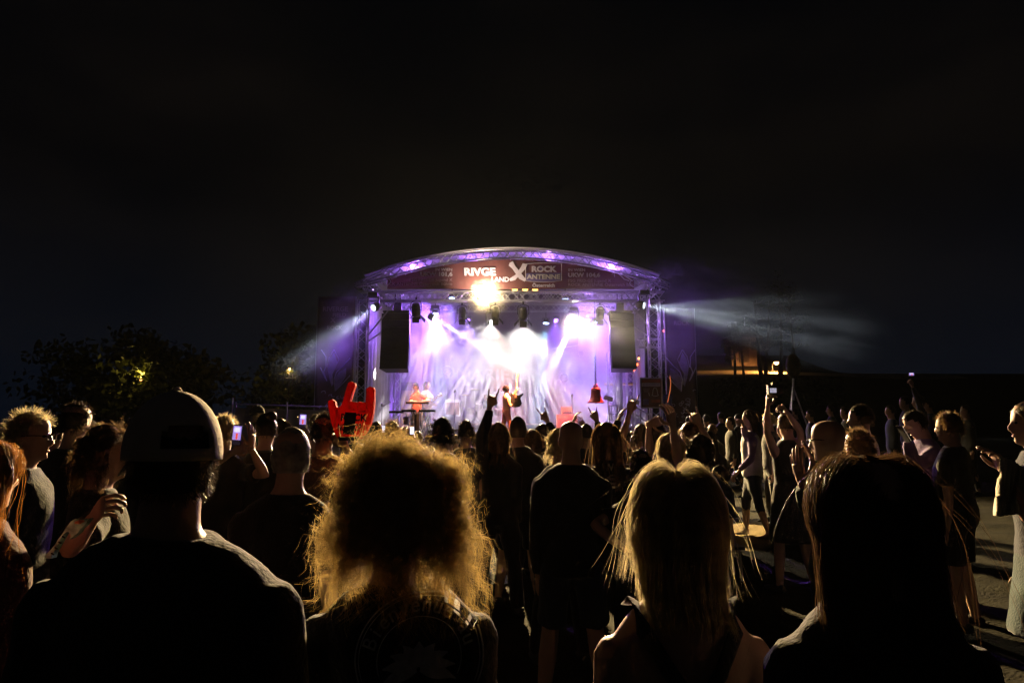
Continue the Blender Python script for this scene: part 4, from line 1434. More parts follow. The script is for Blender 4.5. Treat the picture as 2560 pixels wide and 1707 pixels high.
        for i in range(6):
            for k in range(13):
                a = R(90) + R(62) * (k - 6) / 6
                rr = 1.12 + 0.135 * i
                vs.append(HM @ Vector((HEAD_R[0] * 1.22 * math.cos(a) * (1 + 0.02 * i), fwd * (HEAD_R[1] * 1.2 * math.sin(a) + 0.016 * i * math.sin(a) ** 2), -0.006 - 0.004 * i - 0.004 * abs(k - 6) * .3)))
        for i in range(5):
            for k in range(12):
                a = i * 13 + k
                fs.append((a, a + 1, a + 14, a + 13))
        br.add(vs, fs)
        o = br.build('cap_brim', cm, root, True); o.matrix_parent_inverse = Matrix.Identity(4)
        so = o.modifiers.new('thickness', 'SOLIDIFY'); so.thickness = 0.004 * s
        for o_ in root.children:
            pass
    if face:
        for sg in (-1, 1):
            mb = MB(); mb.ell(HM @ Vector((sg * 0.031, 0.084, 0.006)), (.012 * s, .009 * s, .007 * s), 8, 6)
            o = mb.build('eye', M_EYE, root, True); o.matrix_parent_inverse = Matrix.Identity(4)
        mb = MB(); mb.ell((0, .0935, -.068), (.021, .006, .007), 10, 6); mb.v = [tuple(HM @ Vector(v)) for v in mb.v]
        o = mb.build('mouth', M_LIP, root, True); o.matrix_parent_inverse = Matrix.Identity(4)
    if glasses:
        mb = MB()
        for sg in (-1, 1):
            mb.tube([HM @ Vector((sg * 0.032 + .021 * math.cos(a), .105, .004 + .016 * math.sin(a))) for a in np.linspace(0, 6.283, 15)], .0022 * s, 5)
            mb.tube([HM @ Vector((sg * .053, .103, .008)), HM @ Vector((sg * .078, .05, .010)), HM @ Vector((sg * .079, -.01, .006))], .0025 * s, 5)
        o = mb.build('glasses', M_EYE, root, True); o.matrix_parent_inverse = Matrix.Identity(4)
    return root, W, HM, parts, arm, s
# ================================================================== the crowd
G = 'crowd before the stage'
def pw(px, py, Y): return at(px, py, Y)

# ---- nearest four
capman = person('broad person in black T-shirt and beige cap, nearest on the left', 447, 984, 1.45, sw=1.22, fat=1.12, extra=0.016, hyaw=38, hair=('short', H_DARK, dict(length=.02, low=-0.62, messy=.2)), cap=(mat('cap_beige', (0.85, 0.74, 0.58), 0.9, var=0.12, bump=0.3, bscale=160), 1), legs=C_CHAR)
curly = person('person with a huge mass of honey curls and a printed black T-shirt', 1008, 1112, 1.58, women=True, sw=1.06, extra=0.035,
               hair=('curly', H_CURLY, dict(n=21000, rx=.218, ry=.188, rz=.176, drop=.16, amp=.010, turns=4.2, seg=16)), legs=C_CHAR)
blonde = person('person with straight blond hair and crossed straps on a bare back', 1690, 1160, 1.55, women=True, sw=1.03, extra=0.02,
                hair=('long', H_BLOND, dict(n=15000, length=.20, volume=.040, wave=.03, fly=.010, spread=.02, clump=150)), sleeve='none', topbare=1.21, legs=C_CHAR)
brun = person('person with long brown hair in a dark T-shirt, nearest on the right', 2168, 1120, 1.36, women=True, sw=1.05, extra=0.02,
              hair=('long', H_BROWN, dict(n=13000, length=.58, volume=.040, wave=.03, fly=.002, spread=.0, clump=150)), legs=C_CHAR)
# straps of the cross-back top
def straps():
    root, W, HM, parts, arm, s = blonde
    for sg in (-1, 1):
        mb = MB()
        pts = [(sg * .115, .06, 1.43), (sg * .115, -.02, 1.46), (sg * .105, -.085, 1.41), (sg * .055, -.125, 1.33), (0.0, -.135, 1.25), (-sg * .05, -.133, 1.18)]
        mb.tube([Vector(p) * s for p in pts], [(.018 * s, .003 * s)] * len(pts), 8, up=(0, 1, 0.25))
        o = mb.build('strap', C_BLACK, root, True); o.matrix_parent_inverse = Matrix.Identity(4)
straps()

# ---- print on the back of the curls person's shirt (projected on the cloth)
m_shirtprint = mat('shirt_print_grey', (0.80, 0.80, 0.77), 0.9, var=0.25, scale=60)
m_shirtprint2 = mat('shirt_print_dim', (0.62, 0.61, 0.58), 0.9, var=0.25, scale=60)
def on_back(who, meshes, lift, m, name):
    root, W, HM, parts, arm, s = who
    sh = parts['shirt']
    dg = bpy.context.evaluated_depsgraph_get()
    ev = sh.evaluated_get(dg)
    me = ev.data
    vs = [W @ v.co for v in me.vertices]
    tree = BVHTree.FromPolygons(vs, [tuple(p.vertices) for p in me.polygons])
    Wi = W.inverted()
    for nm, mm in meshes:
        bm = bmesh.new(); bm.from_mesh(mm)
        bmesh.ops.subdivide_edges(bm, edges=[e for e in bm.edges if e.calc_length() > 0.02], cuts=2)
        for v in bm.verts:
            hit = tree.ray_cast(Vector((v.co.x, v.co.y - 0.6, v.co.z)), Vector((0, 1, 0)))
            if hit[0] is not None:
                v.co.y = hit[0].y - lift
            v.co = Wi @ v.co
        bm.to_mesh(mm); bm.free()
        o = put(nm, mm, m, None); o.parent = sh
        o.matrix_parent_inverse = Matrix.Identity(4)
def back_print():
    c = at(1045, 1655, 1.46)
    ms = []
    def curve_line(pts, r):
        mb = MB(); mb.tube(pts, (r, 0.0008), 6, up=(0, 1, 0)); return mb.mesh('ring')
    for rr, w in ((0.128, .0016), (0.121, .0009), (0.083, .0009)):
        ms.append(('print_ring', curve_line([(c.x + rr * 1.02 * math.cos(a), c.y, c.z + rr * math.sin(a)) for a in np.linspace(R(-25), R(200), 60)], w)))
    word = 'Bienvenue au'
    a0, a1 = R(162), R(18)
    for i, ch in enumerate(word):
        if ch == ' ':
            continue
        a = a0 + (a1 - a0) * i / (len(word) - 1)
        tm = text_mesh(ch, 0.042, 0.0006, 0.0002, 'CENTER')
        M = Matrix.Translation((c.x + 0.092 * math.cos(a), c.y, c.z + 0.092 * math.sin(a))) @ Matrix.Rotation(-(a - math.pi / 2), 4, 'Y') @ Matrix.Rotation(R(90), 4, 'X')
        tm.transform(M)
        ms.append(('print_letter', tm))
    on_back(curly, ms, 0.0025, m_shirtprint, 'print')
    ms = []
    for k in range(9):                   # palm fronds
        a = R(-10 + 25 * k)
        mb = MB()
        pts = []
        for t in np.linspace(0.05, 1, 9):
            pts.append((c.x + 0.075 * t * math.cos(a) * 1.0, c.y, c.z - 0.015 + 0.070 * t * math.sin(a) - 0.018 * t * t))
        w = [(0.012 * math.sin(math.pi * min(1, .1 + .95 * i / 8)) + .0012, .0006) for i in range(9)]
        mb.tube(pts, w, 6, up=(0, 1, 0))
        ms.append(('print_frond', mb.mesh('frond')))
    on_back(curly, ms, 0.003, m_shirtprint2, 'print')
back_print()

# ---- left side
person('person in profile with curly blond fringe lit gold at the left edge', 74, 1028, 3.6, yaw=-80, face=True, hair=('short', H_BLOND, dict(length=.05, messy=.7)), shirt=C_NAVY, glasses=True)
person('person with long copper hair cut by the left edge of the picture', -30, 1094, 2.3, yaw=-15, women=True, hair=('long', H_RED, dict(length=.5, volume=.03)), shirt=C_MAROON, sleeve='long')
person('tall person with dark hair standing unlit behind the copper hair', 192, 1006, 4.6, yaw=-10, hair=('short', H_DARK), sleeve='long', shirt=C_BLACK)
person('person with tousled locks lit gold beside the beige cap', 262, 1062, 3.1, yaw=-60, face=True, hair=('curly', H_LTBR, dict(rx=.14, ry=.14, rz=.14, drop=.20, n=9000)), shirt=C_BLACK,
       arms={'R': dict(to=pw(232, 1296, 2.55), hand='grip', pole=(0.3, -0.6, -0.8))})
person('person filming with a phone beside the beige cap', 562, 1040, 5.5, hair=('short', H_BLOND, dict(length=.05)), shirt=C_BLACK, arms={
    'R': dict(to=pw(628, 1122, 5.15), hand='open', pole=(1, 0, -0.8), n=(-1, 0.3, 0), d=(-0.05, 0.1, 1)), 'L': dict(to=pw(586, 1128, 5.15), hand='grip', n=(0.4, 1, 0))})
person('person with dark bunched hair tipped blond before the pale fence', 666, 1034, 5.6, women=True, hair=('bun', H_DARK, dict(at=(0.05, -0.04, 0.11))), shirt=C_BLACK)
person('person with dark wavy hair beside the bunched hair', 700, 1046, 6.4, women=True, hair=('long', H_DARK, dict(length=.3)), shirt=C_CHAR)
person('close-cropped person in black beyond the beige cap', 730, 1070, 2.95, hair=('buzz', H_GREY), extra=0.004, sw=1.02, skin='light')
person('person holding up a phone above the close-cropped head', 752, 1066, 7.4, hair=('short', H_DARK), arms={'R': dict(to=pw(762, 1068, 7.1), hand='grip', n=(0, 1, 0))})
person('person with short hair just left of the red foam hand', 789, 1036, 10.6, hair=('short', H_DARK), shirt=C_NAVY)
person('person in a brown shirt raising the red foam hand', 812, 1034, 4.9, yaw=-6, hair=('short', H_DARK, dict(length=.04)), shirt=C_BROWN, skin='tan', arms={'R': dict(to=pw(862, 1118, 4.55), hand='fist', pole=(0.9, -0.2, -0.7))})
person('steward in a green vest and cap before the pale fence', 642, 1013, 12.0, yaw=-70, face=True, height=1.82, base=at(642, 1013, 12.0).z - 1.83, hair=('short', H_DARK), cap=(C_BLACK, -1), shirt=cloth('steward_green', (0.05, 0.22, 0.06)), sleeve='short')

# ---- middle
person('person with a round dark head right of the foam hand', 941, 1054, 9.2, hair=('short', H_DARK), shirt=C_CHAR)
person('person with fair rimmed hair behind the curls, left', 981, 1052, 8.2, hair=('short', H_LTBR, dict(length=.05)), shirt=C_NAVY)
person('person with sandy hair holding a phone behind the curls', 1016, 1066, 9.4, women=True, hair=('long', H_BLOND, dict(length=.25)), arms={'R': dict(to=pw(1031, 1088, 9.1), hand='grip', n=(0, 1, 0))})
person('person with a bushy dark afro before the keyboards', 1106, 1040, 5.9, hair=('curly', H_DARK, dict(rx=.145, ry=.14, rz=.14, drop=.03, n=9000)), shirt=C_BLACK, extra=0.03)
person('person with a tufted crop before the microphone stand', 1165, 1048, 7.6, hair=('short', H_DARK, dict(length=.055, messy=.6)), shirt=C_CHAR, extra=0.03)
person('person with brown hair raising a lone arm in horns', 1246, 1056, 6.6, women=True, hair=('long', H_LTBR, dict(length=.3)), shirt=C_BLACK, sleeve='long', arms={'L': dict(to=pw(1226, 1006, 6.4), hand='horns', n=(0, 1, 0), pole=(-0.4, -0.3, -0.6))})
person('person with cropped dark hair in front of the guitarist', 1295, 1043, 7.0, hair=('buzz', H_DARK), extra=0.006, shirt=C_BLACK, leglen='shorts')
person('person with light brown hair right of the guitarist', 1331, 1073, 7.9, women=True, hair=('long', H_LTBR, dict(length=.3)), shirt=C_NAVY)
person('person raising small horns beside the light brown hair', 1357, 1060, 8.4, women=True, hair=('long', H_DARK, dict(length=.3)), sleeve='long', arms={'R': dict(to=pw(1368, 1052, 8.2), hand='horns', n=(0, 1, 0))})
person('person with fair curls peeping out beside the bald head', 1398, 1072, 5.3, women=True, hair=('curly', H_BLOND, dict(rx=.12, ry=.13, rz=.13, drop=.22, n=9000)), shirt=C_CHAR)
bald = person('bald person in a black hoodie in the middle of the crowd', 1427, 1051, 4.35, hair=('none', H_DARK), extra=0.002, sw=1.08, fat=1.05, shirt=C_BLACK, sleeve='long', leglen='shorts', legs=C_NAVY)
person('person with a dark head and horns raised under the bell', 1466, 1060, 8.4, hair=('short', H_DARK), arms={'R': dict(to=pw(1491, 1050, 8.1), hand='horns', n=(0, 1, 0))}, sleeve='long')
person('person half hidden with a curled hand up by the amplifier', 1441, 1064, 10.5, hair=('short', H_DARK), arms={'L': dict(to=pw(1434, 1052, 10.3), hand='claw', n=(1, 0, 0)), 'R': dict(to=pw(1462, 1068, 10.3), hand='open', n=(0, 1, 0))}, sleeve='long')
ltee = person('person with long dark hair and a band shirt near the middle', 1516, 1056, 5.3, women=True, hair=('long', H_LTBR, dict(length=.40, volume=.03, n=12000, spread=.05)), shirt=C_BLACK)
person('person in black raising a gold-lit hand by the stage frame', 1556, 1072, 8.8, hair=('short', H_DARK), sleeve='long', arms={'L': dict(to=pw(1549, 1042, 8.6), hand='relax', n=(1, 0, 0))})
person('person with a bare arm stretched high in horns by the stairs', 1603, 1060, 6.8, hair=('short', H_DARK), skin='tan', arms={'L': dict(to=pw(1576, 1010, 6.5), hand='horns', n=(0, 1, 0), pole=(-0.5, 0.2, -0.6))})
person('person with sleek dark hair and a limp raised wrist', 1634, 1052, 6.2, women=True, hair=('long', H_DARK, dict(length=.34)), arms={'L': dict(to=pw(1623, 1060, 5.9), hand='relax', n=(0, 1, 0), d=(0.9, 0.2, 0.25), pole=(0.2, -0.4, -1))})
person('person with blond locks raising an open clawed hand', 1676, 1080, 4.9, women=True, hair=('long', H_BLOND, dict(length=.36, n=11000)), shirt=C_BLACK, arms={'R': dict(to=pw(1682, 1066, 4.65), hand='claw', n=(-0.4, 1, 0), pole=(-0.8, -0.3, -0.6))})
person('person with a messy curly crop and thin raised fingers', 1727, 1056, 6.4, hair=('curly', H_BROWN, dict(rx=.11, ry=.12, rz=.13, drop=.02, n=8000)), face=True, yaw=35, arms={'R': dict(to=pw(1748, 1058, 6.2), hand='horns', n=(0, 1, 0))})
person('person with tight dark curls below the messy crop', 1752, 1086, 4.8, women=True, hair=('curly', H_DARK, dict(rx=.115, ry=.12, rz=.135, drop=.05, n=9000)), shirt=C_NAVY)
person('person with dark tied hair in black before the blond head', 1602, 1122, 4.4, women=True, yaw=8, hyaw=10, hair=('bun', H_DARK, dict(at=(0, -.10, .02))), shirt=C_BLACK, arms={
    'L': dict(to=pw(1560, 1372, 4.1), hand='grip', n=(1, 0, 0), pole=(-0.8, -0.6, -0.3))})

# ---- right side
person('dark-clad person walking at the far side, face lit violet', 1826, 1042, 13.5, yaw=95, face=True, hair=('short', H_DARK), sleeve='long', shirt=C_CHAR, stride=0.2)
person('person in white top, violet sleeves and cropped leggings standing barefoot', 1874, 1024, 9.5, yaw=75, women=True, face=True, hair=('long', H_BROWN, dict(length=.36, wave=.08)), shirt=C_VIOLET, sleeve='long', vest=C_WHITE, legs=C_NAVY, leglen='capri', shoes=False, stride=0.14,
       stance=0.05, glasses=True, arms={'R': dict(to=pw(1858, 1064, 9.2), hand='relax', pole=(0, 0.2, -1)), 'L': dict(to=pw(1846, 1178, 9.3), hand='relax', n=(1, 0, 0))})
person('person in a black dress holding a camera overhead', 1966, 1030, 6.8, yaw=12, women=True, hair=('bun', H_DARK, dict(at=(0, -.03, .125))), shirt=C_BLACK, sleeve='none', legs=C_BLACK, leglen='skirt', arms={
    'L': dict(to=pw(1916, 992, 6.4), hand='grip', n=(1, 0, 0), pole=(-1, 0, -0.25)), 'R': dict(to=pw(1958, 1002, 6.4), hand='grip', n=(-1, 0, 0), pole=(1, 0, -0.25))})
person('person with short fair hair and glasses in profile by the raised arm', 1922, 1032, 10.2, yaw=88, face=True, glasses=True, hair=('short', H_BLOND), shirt=C_BLACK)
person('grey-haired person with a hand at the mouth', 1958, 1052, 9.6, yaw=85, women=True, face=True, hair=('short', H_GREY), shirt=C_VIOLET, sleeve='long', arms={'L': dict(to=pw(1962, 1096, 9.4), hand='fist', pole=(0, -0.3, -1), d=(0, 0, 1))})
person('bald person with glasses clapping in a dark teal jacket', 2072, 1048, 3.9, yaw=42, face=True, glasses=True, hair=('none', H_DARK), extra=0.004, shirt=C_TEAL, sleeve='long', arms={
    'L': dict(to=pw(2006, 1208, 3.55), hand='open', n=(0.9, 0.3, 0), d=(-0.18, 0.1, 1), pole=(-0.6, -0.3, -1)), 'R': dict(to=pw(2042, 1190, 3.55), hand='open', n=(-0.9, 0.3, 0), d=(-0.25, 0.1, 1), pole=(0.5, -0.3, -1))})
person('person with short hair gilded on one side behind the long brown hair', 2145, 1072, 4.2, yaw=10, hair=('short', H_LTBR, dict(length=.04)), shirt=C_CHAR)
person('tall person in a pale shirt with a violet-lit profile', 2152, 1012, 5.9, yaw=60, face=True, hair=('short', H_DARK), shirt=C_WHITE)
person('person with a lanyard and pale jeans looking down at a phone', 2302, 1020, 5.9, yaw=85, pitch=28, face=True, hair=('short', H_DARK), shirt=C_VIOLET, sleeve='long', legs=C_DENIM, arms={'L': dict(to=pw(2268, 1098, 5.7), hand='grip', n=(0, 0, 1), pole=(0, -0.5, -1))})
person('broad person in black behind the phone reader', 2372, 1030, 5.2, yaw=40, face=True, hair=('short', H_LTBR, dict(length=.04)), sw=1.15, fat=1.1, shirt=C_BLACK, leglen='shorts', stance=.06)
shawl = person('person with a pale shawl, dark skirt and ochre leggings at the right edge', 2578, 1000, 3.7, yaw=70, women=True, face=True, hair=('long', H_BROWN, dict(length=.3)), shirt=C_NAVY, sleeve='short', legs=C_TEAL, leglen='skirt', arms={
    'L': dict(to=pw(2512, 1182, 3.5), hand='relax', n=(0, 0, -1), pole=(0.3, -0.6, -0.8))})
def shawl_parts():
    root, W, HM, parts, arm, s = shawl
    Wi = W.inverted()
    mb = MB(); vs, fs = [], []
    for i in range(22):
        u = i / 21
        for j in range(14):
            v = j / 13
            q = at(2500 + 66 * u - 6 * v, 1140 + 30 * u + (150 - 40 * u) * v, 3.42 + .12 * u)
            q.y += 0.022 * math.sin(i * 1.9 + 0.8 * math.sin(v * 4)) * (0.4 + v)
            q.x += 0.010 * math.sin(i * 2.3 + v * 3)
            vs.append(Wi @ q)
    for i in range(21):
        for j in range(13):
            a = i * 14 + j; fs.append((a, a + 14, a + 15, a + 1))
    mb.add(vs, fs); o = mb.build('shawl', cloth('shawl_cream', (0.62, 0.56, 0.42)), root, True, fix=False); o.matrix_parent_inverse = Matrix.Identity(4)
    so = o.modifiers.new('thickness', 'SOLIDIFY'); so.thickness = .006
    for sg in (-1, 1):
        mb = MB(); k = Vector((sg * .14, .02, .50)) * s; a = Vector((sg * .185, -.03, .10)) * s
        mb.tube([k, k.lerp(a, .35), a], [.070 * s, .075 * s, .058 * s], 12)
        o = mb.build('legging', C_YELLOW, root, True); o.matrix_parent_inverse = Matrix.Identity(4)
shawl_parts()
person('bare-shouldered person sitting low beside the blond hair', 1800, 1164, 7.6, yaw=80, women=True, face=True, hair=('short', H_DARK), shirt=C_VIOLET, sleeve='none', seat=True, skin='light')
for i, (px, py, Y, yw, lab) in enumerate([
        (2262, 990, 12.5, 70, 'dim violet-lit person farthest left on the bank'), (2296, 986, 11.8, 65, 'dim person on the bank with a phone held high'),
        (2322, 1000, 13.2, 60, 'dim person on the bank behind the phone reader'), (2414, 1012, 11.0, 80, 'dim person on the bank above the broad person'),
        (2226, 1012, 12.0, 75, 'dim person on the bank behind the pale shirt')]):
    top = at(px, py, Y)
    a = {'L': dict(to=pw(2278, 955, 11.6), hand='grip', n=(0, 1, 0))} if i == 1 else {}
    person(lab, px, py, Y, yaw=yw, face=True, hair=('short', H_DARK), shirt=(C_CHAR, C_CHAR, C_NAVY, C_CHAR, C_NAVY)[i], sleeve='long', arms=a, group='people on the dark bank')

# ---- rows nearer the stage
FILL = [(888, 1066, 13.0, 'short'), (916, 1070, 15.5, 'short'), (962, 1072, 14.2, 'long'), (1046, 1078, 12.6, 'short'), (1074, 1084, 15.2, 'long'), (1140, 1086, 13.8, 'short'), (1196, 1086, 12.2, 'short'),
        (1388, 1074, 12.8, 'short'), (1412, 1082, 15.0, 'long'), (1500, 1080, 13.0, 'short'), (1538, 1084, 14.6, 'long'), (1580, 1078, 12.4, 'short'), (1660, 1074, 13.6, 'short'), (1706, 1070, 12.2, 'long'), (1780, 1060, 11.5, 'short')]
where = ['just right of the foam hand', 'under the keyboard side tower', 'under the left keyboard', 'under the keyboard player', 'under the bass player', 'at the foot of the microphone stand', 'left of the lone horns',
         'under the orange amplifier', 'right of the orange amplifier', 'under the bell', 'under the white stage frame', 'under the stairs', 'under the bell poster', 'beside the bell side tower', 'under the violet tulip banner']
for (px, py, Y, hk), w in zip(FILL, where):
    person('small dark head in the far rows ' + w, px, py, Y, yaw=random.uniform(-12, 12), women=(hk == 'long'), hair=(hk, random.choice([H_DARK, H_BROWN, H_LTBR])), shirt=random.choice([C_BLACK, C_CHAR, C_NAVY]), group='far rows at the stage front')

FILL2 = [(1722, 1040, 16.5), (1766, 1036, 15.0), (1802, 1030, 17.0), (1846, 1034, 14.6), (1890, 1026, 16.2), (1938, 1030, 14.0), (1988, 1020, 15.5), (2026, 1024, 13.4), (2076, 1012, 15.0), (2112, 1016, 12.6)]
for i, (px, py, Y) in enumerate(FILL2):
    person(('%s dark head counting from the stage in the row beside the poster tower' % ('first', 'second', 'third', 'fourth', 'fifth', 'sixth', 'seventh', 'eighth', 'ninth', 'tenth')[i]), px, py, Y, yaw=20 + 6 * i, hair=('short', H_DARK), shirt=C_BLACK, sleeve='long', group='dark row on the bank side')
FILL3 = [(330, 1046, 7.5), (392, 1050, 6.2), (512, 1048, 8.5), (300, 1052, 9.5), (140, 1052, 6.5), (222, 1050, 7.6)]
for i, (px, py, Y) in enumerate(FILL3):
    person('unlit person in the dark on the left, ' + ('behind the tousled locks', 'hidden just left of the beige cap', 'hidden just right of the beige cap', 'farthest of the left group', 'beside the gold fringe', 'between the tall dark person and the locks')[i], px, py, Y, yaw=-8 - 3 * i, hair=('short', H_DARK), shirt=C_BLACK, sleeve='long', group='dark group on the left')

FILL4 = [(1122, 1078, 9.6), (1186, 1080, 10.4), (1216, 1074, 9.0), (1268, 1076, 10.8), (1314, 1084, 9.8), (1378, 1086, 10.2), (1452, 1080, 9.2), (1484, 1086, 10.8), (1530, 1082, 9.9), (1568, 1080, 11.2), (1590, 1084, 8.9), (1618, 1076, 10.4), (1648, 1080, 9.3), (1684, 1074, 11.0), (1714, 1078, 8.8), (1738, 1072, 10.0), (1774, 1076, 9.0)]
nm = ['left of the tufted crop', 'right of the tufted crop', 'behind the lone raised horns', 'behind the cropped head before the guitarist', 'between the guitarist and the light brown hair', 'left of the bald head', 'right of the bald head', 'left of the long dark hair', 'right of the long dark hair', 'behind the gold-lit hand', 'under the bare stretched arm',
      'behind the sleek dark hair', 'left of the clawed hand', 'right of the clawed hand', 'below the petal banner', 'behind the messy crop', 'last in line toward the lit bank']
for (px, py, Y), w in zip(FILL4, nm):
    person('dark-clad person packed in the middle rows ' + w, px, py, Y, yaw=random.uniform(-10, 14), hair=(random.choice(['short', 'short', 'long']), H_DARK), shirt=C_BLACK, sleeve='long', group='packed middle rows')
finish_people()
# ================================================================== things people hold
def phone(label, px, py, Y, wpx, hpx, rot, kind):
    c = at(px, py, Y)
    w, h = wpx * Y / FPX, hpx * Y / FPX
    t = thing('phone', label, 'phone', c, 'phones held up in the crowd')
    t.rotation_euler = (0, rot, 0)
    def part(name, cx, cz, sw, sh, y, m):
        mb = MB(); mb.box((c.x + cx, c.y + y, c.z + cz), (sw, 0.004, sh))
        o = mb.build(name, m, None); o.parent = t; o.matrix_parent_inverse = Matrix.Translation(-c)
        return o
    part('case', 0, 0, w, h, 0.004, m_black)
    e = lambda n, c_, k: mat('screen_' + n, c_, 0.3, emit=c_, estr=k, var=0.12, scale=60)
    if kind == 'small':
        part('screen', 0, 0, w * .86, h * .88, -0.001, e('pale', (0.75, 0.75, 1.0), 1.6))
    else:
        part('screen', 0, h * .1, w * .9, h * .68, -0.001, e('violet', (0.42, 0.30, 0.85), 0.9))
        part('screen_glow', 0, h * .26, w * .6, h * .22, -0.004, e('glow', (0.80, 0.76, 1.0), 1.1))
        part('screen_figure', w * .03, -h * .06, w * .22, h * .3, -0.006, e('red', (0.9, 0.10, 0.05), 0.9))
        part('screen_edge', 0, -h * .37, w * .9, h * .22, -0.001, e('crowd', (0.02, 0.015, 0.03), 0.4))
    return t
phone('bright phone filming the guitarist beside the beige cap', 592, 1087, 5.1, 22, 50, R(4), 'big')
phone('phone filming the stage above the close-cropped head', 757, 1052, 7.0, 17, 36, R(2), 'big')
phone('small glowing phone behind the honey curls', 1030, 1076, 9.0, 11, 20, R(0), 'small')
phone('small glowing phone between two heads right of the foam hand', 959, 1072, 8.9, 7, 18, R(0), 'small')
phone('dim phone held up on the dark bank', 2279, 936, 11.4, 13, 9, R(0), 'dark' if False else 'small2')
# camera held overhead
c = at(1937, 974, 6.35)
t = thing('photo_camera', 'black photo camera held overhead with a lit screen', 'camera', c)
mb = MB(); mb.box(c, (0.135, 0.05, 0.085)); mb.box(c + Vector((0, 0, 0.052)), (0.05, 0.045, 0.025)); mb.build('camera_body', m_black, t)
mb = MB(); mb.tube([c + Vector((0, 0.02, -.005)), c + Vector((0, 0.10, -.005))], [0.038, 0.036], 14); mb.build('lens', m_black, t, True)
mb = MB(); mb.box(c + Vector((-0.025, -0.027, -0.008)), (0.06, 0.003, 0.042)); mb.build('screen', mat('screen_camera', (0.5, 0.48, 0.6), 0.3, emit=(0.50, 0.48, 0.6), estr=0.7, var=0.5, scale=60), t)
# phone in the reader's hand
c = at(2259, 1084, 5.62)
t = thing('phone', 'phone in the hand of the person looking down', 'phone', c, 'phones held up in the crowd')
mb = MB(); mb.box(c, (0.012, 0.07, 0.15), Matrix.Rotation(R(-28), 3, 'Y')); mb.build('case', m_black, t)
mb = MB(); mb.box(c + Vector((0.008, 0, 0.003)), (0.003, 0.062, 0.135), Matrix.Rotation(R(-28), 3, 'Y')); mb.build('screen', mat('screen_dim', (0.6, 0.5, 0.4), 0.3, emit=(0.7, 0.55, 0.4), estr=0.8), t)

# ---- red foam hand
m_foam = mat('red_foam', (0.80, 0.055, 0.02), 0.8, var=0.15, scale=14, bump=0.35, bscale=140, transl=0.6)
m_foamline = mat('orange_foam_line', (0.9, 0.20, 0.03), 0.8, transl=0.5)
m_ink = mat('black_ink', (0.015, 0.01, 0.01), 0.8)
YH = 4.5
k = YH / FPX
fc = at(877, 1100, YH)
t = thing('foam_hand', 'big red foam hand in a rock sign held above the crowd', 'foam hand', fc)
outl = [(845, 1096), (836, 1080), (828, 1056), (821, 1020), (820, 1003), (823, 1000), (829, 998), (836, 1003), (839, 1015), (843, 1020), (850, 1017), (856, 1008), (862, 985), (870, 957), (876, 953), (886, 957), (888, 964), (880, 985), (875, 1002), (880, 1003),
        (886, 1004), (893, 1006), (900, 1004), (910, 1006), (917, 1004), (919, 985), (919, 970), (924, 966), (933, 968), (936, 974), (935, 1000), (932, 1035), (926, 1060), (915, 1080), (903, 1096), (890, 1100), (860, 1100)]
po = [at(x, y, YH) for x, y in outl]
mb = MB(); nn = len(po)
bk = [p + Vector((0, 0.05, 0)) for p in po]
ctr = Vector((sum(p.x for p in po) / nn, YH, sum(p.z for p in po) / nn))
md = [ctr + (p - ctr) * 0.975 + Vector((0, -0.010, 0)) for p in po]
inn = [ctr + (p - ctr) * 0.94 + Vector((0, -0.014, 0)) for p in po]
mb.add(po + bk + md + inn, [tuple(range(3 * nn, 4 * nn)), tuple(range(2 * nn - 1, nn - 1, -1))] + [(i + 3 * nn, (i + 1) % nn + 3 * nn, (i + 1) % nn + 2 * nn, i + 2 * nn) for i in range(nn)] + [(i, (i + 1) % nn, (i + 1) % nn + nn, i + nn) for i in range(nn)] + [(i + 2 * nn, (i + 1) % nn + 2 * nn, (i + 1) % nn, i) for i in range(nn)])
mb.build('foam', m_foam, t, True)
def fl(pts, m=m_foamline, r=0.0035):
    mb = MB(); mb.tube([at(x, y, YH - 0.017) for x, y in pts], r, 6); return mb.build('seam', m, t, True)
fl([(842, 1024), (838, 1050), (833, 1076)]); fl([(915, 1035), (909, 1060), (901, 1088)])
fl([(873, 1002), (870, 1010), (871, 1018), (878, 1024), (889, 1025)]); fl([(894, 1006), (894, 1018)]); fl([(898, 1026), (906, 1029), (913, 1027)]); fl([(917, 1006), (917, 1022)])
for s_, px, py in (('ROCK', 866, 1051), ('NONSTOP', 874, 1076)):
    lettering(s_, at(px - (15 if s_ == 'ROCK' else 30), py, YH - 0.020), 17 * k * 1.42, m_ink, t, 'LEFT', 0.0018, rot=R(-1), sx=0.50 if s_ == 'NONSTOP' else 0.95, depth=0.002)
mb = MB(); p0 = at(874, 1058, YH - 0.024); mb.box(p0, (28 * k, 0.004, 54 * k), Matrix.Rotation(R(4), 3, 'Y')); mb.build('dark_patch', m_ink, t)
mb = MB(); mb.box(at(872, 1096, YH - 0.015), (50 * k, 0.02, 10 * k)); mb.build('wrist_band', m_ink, t)

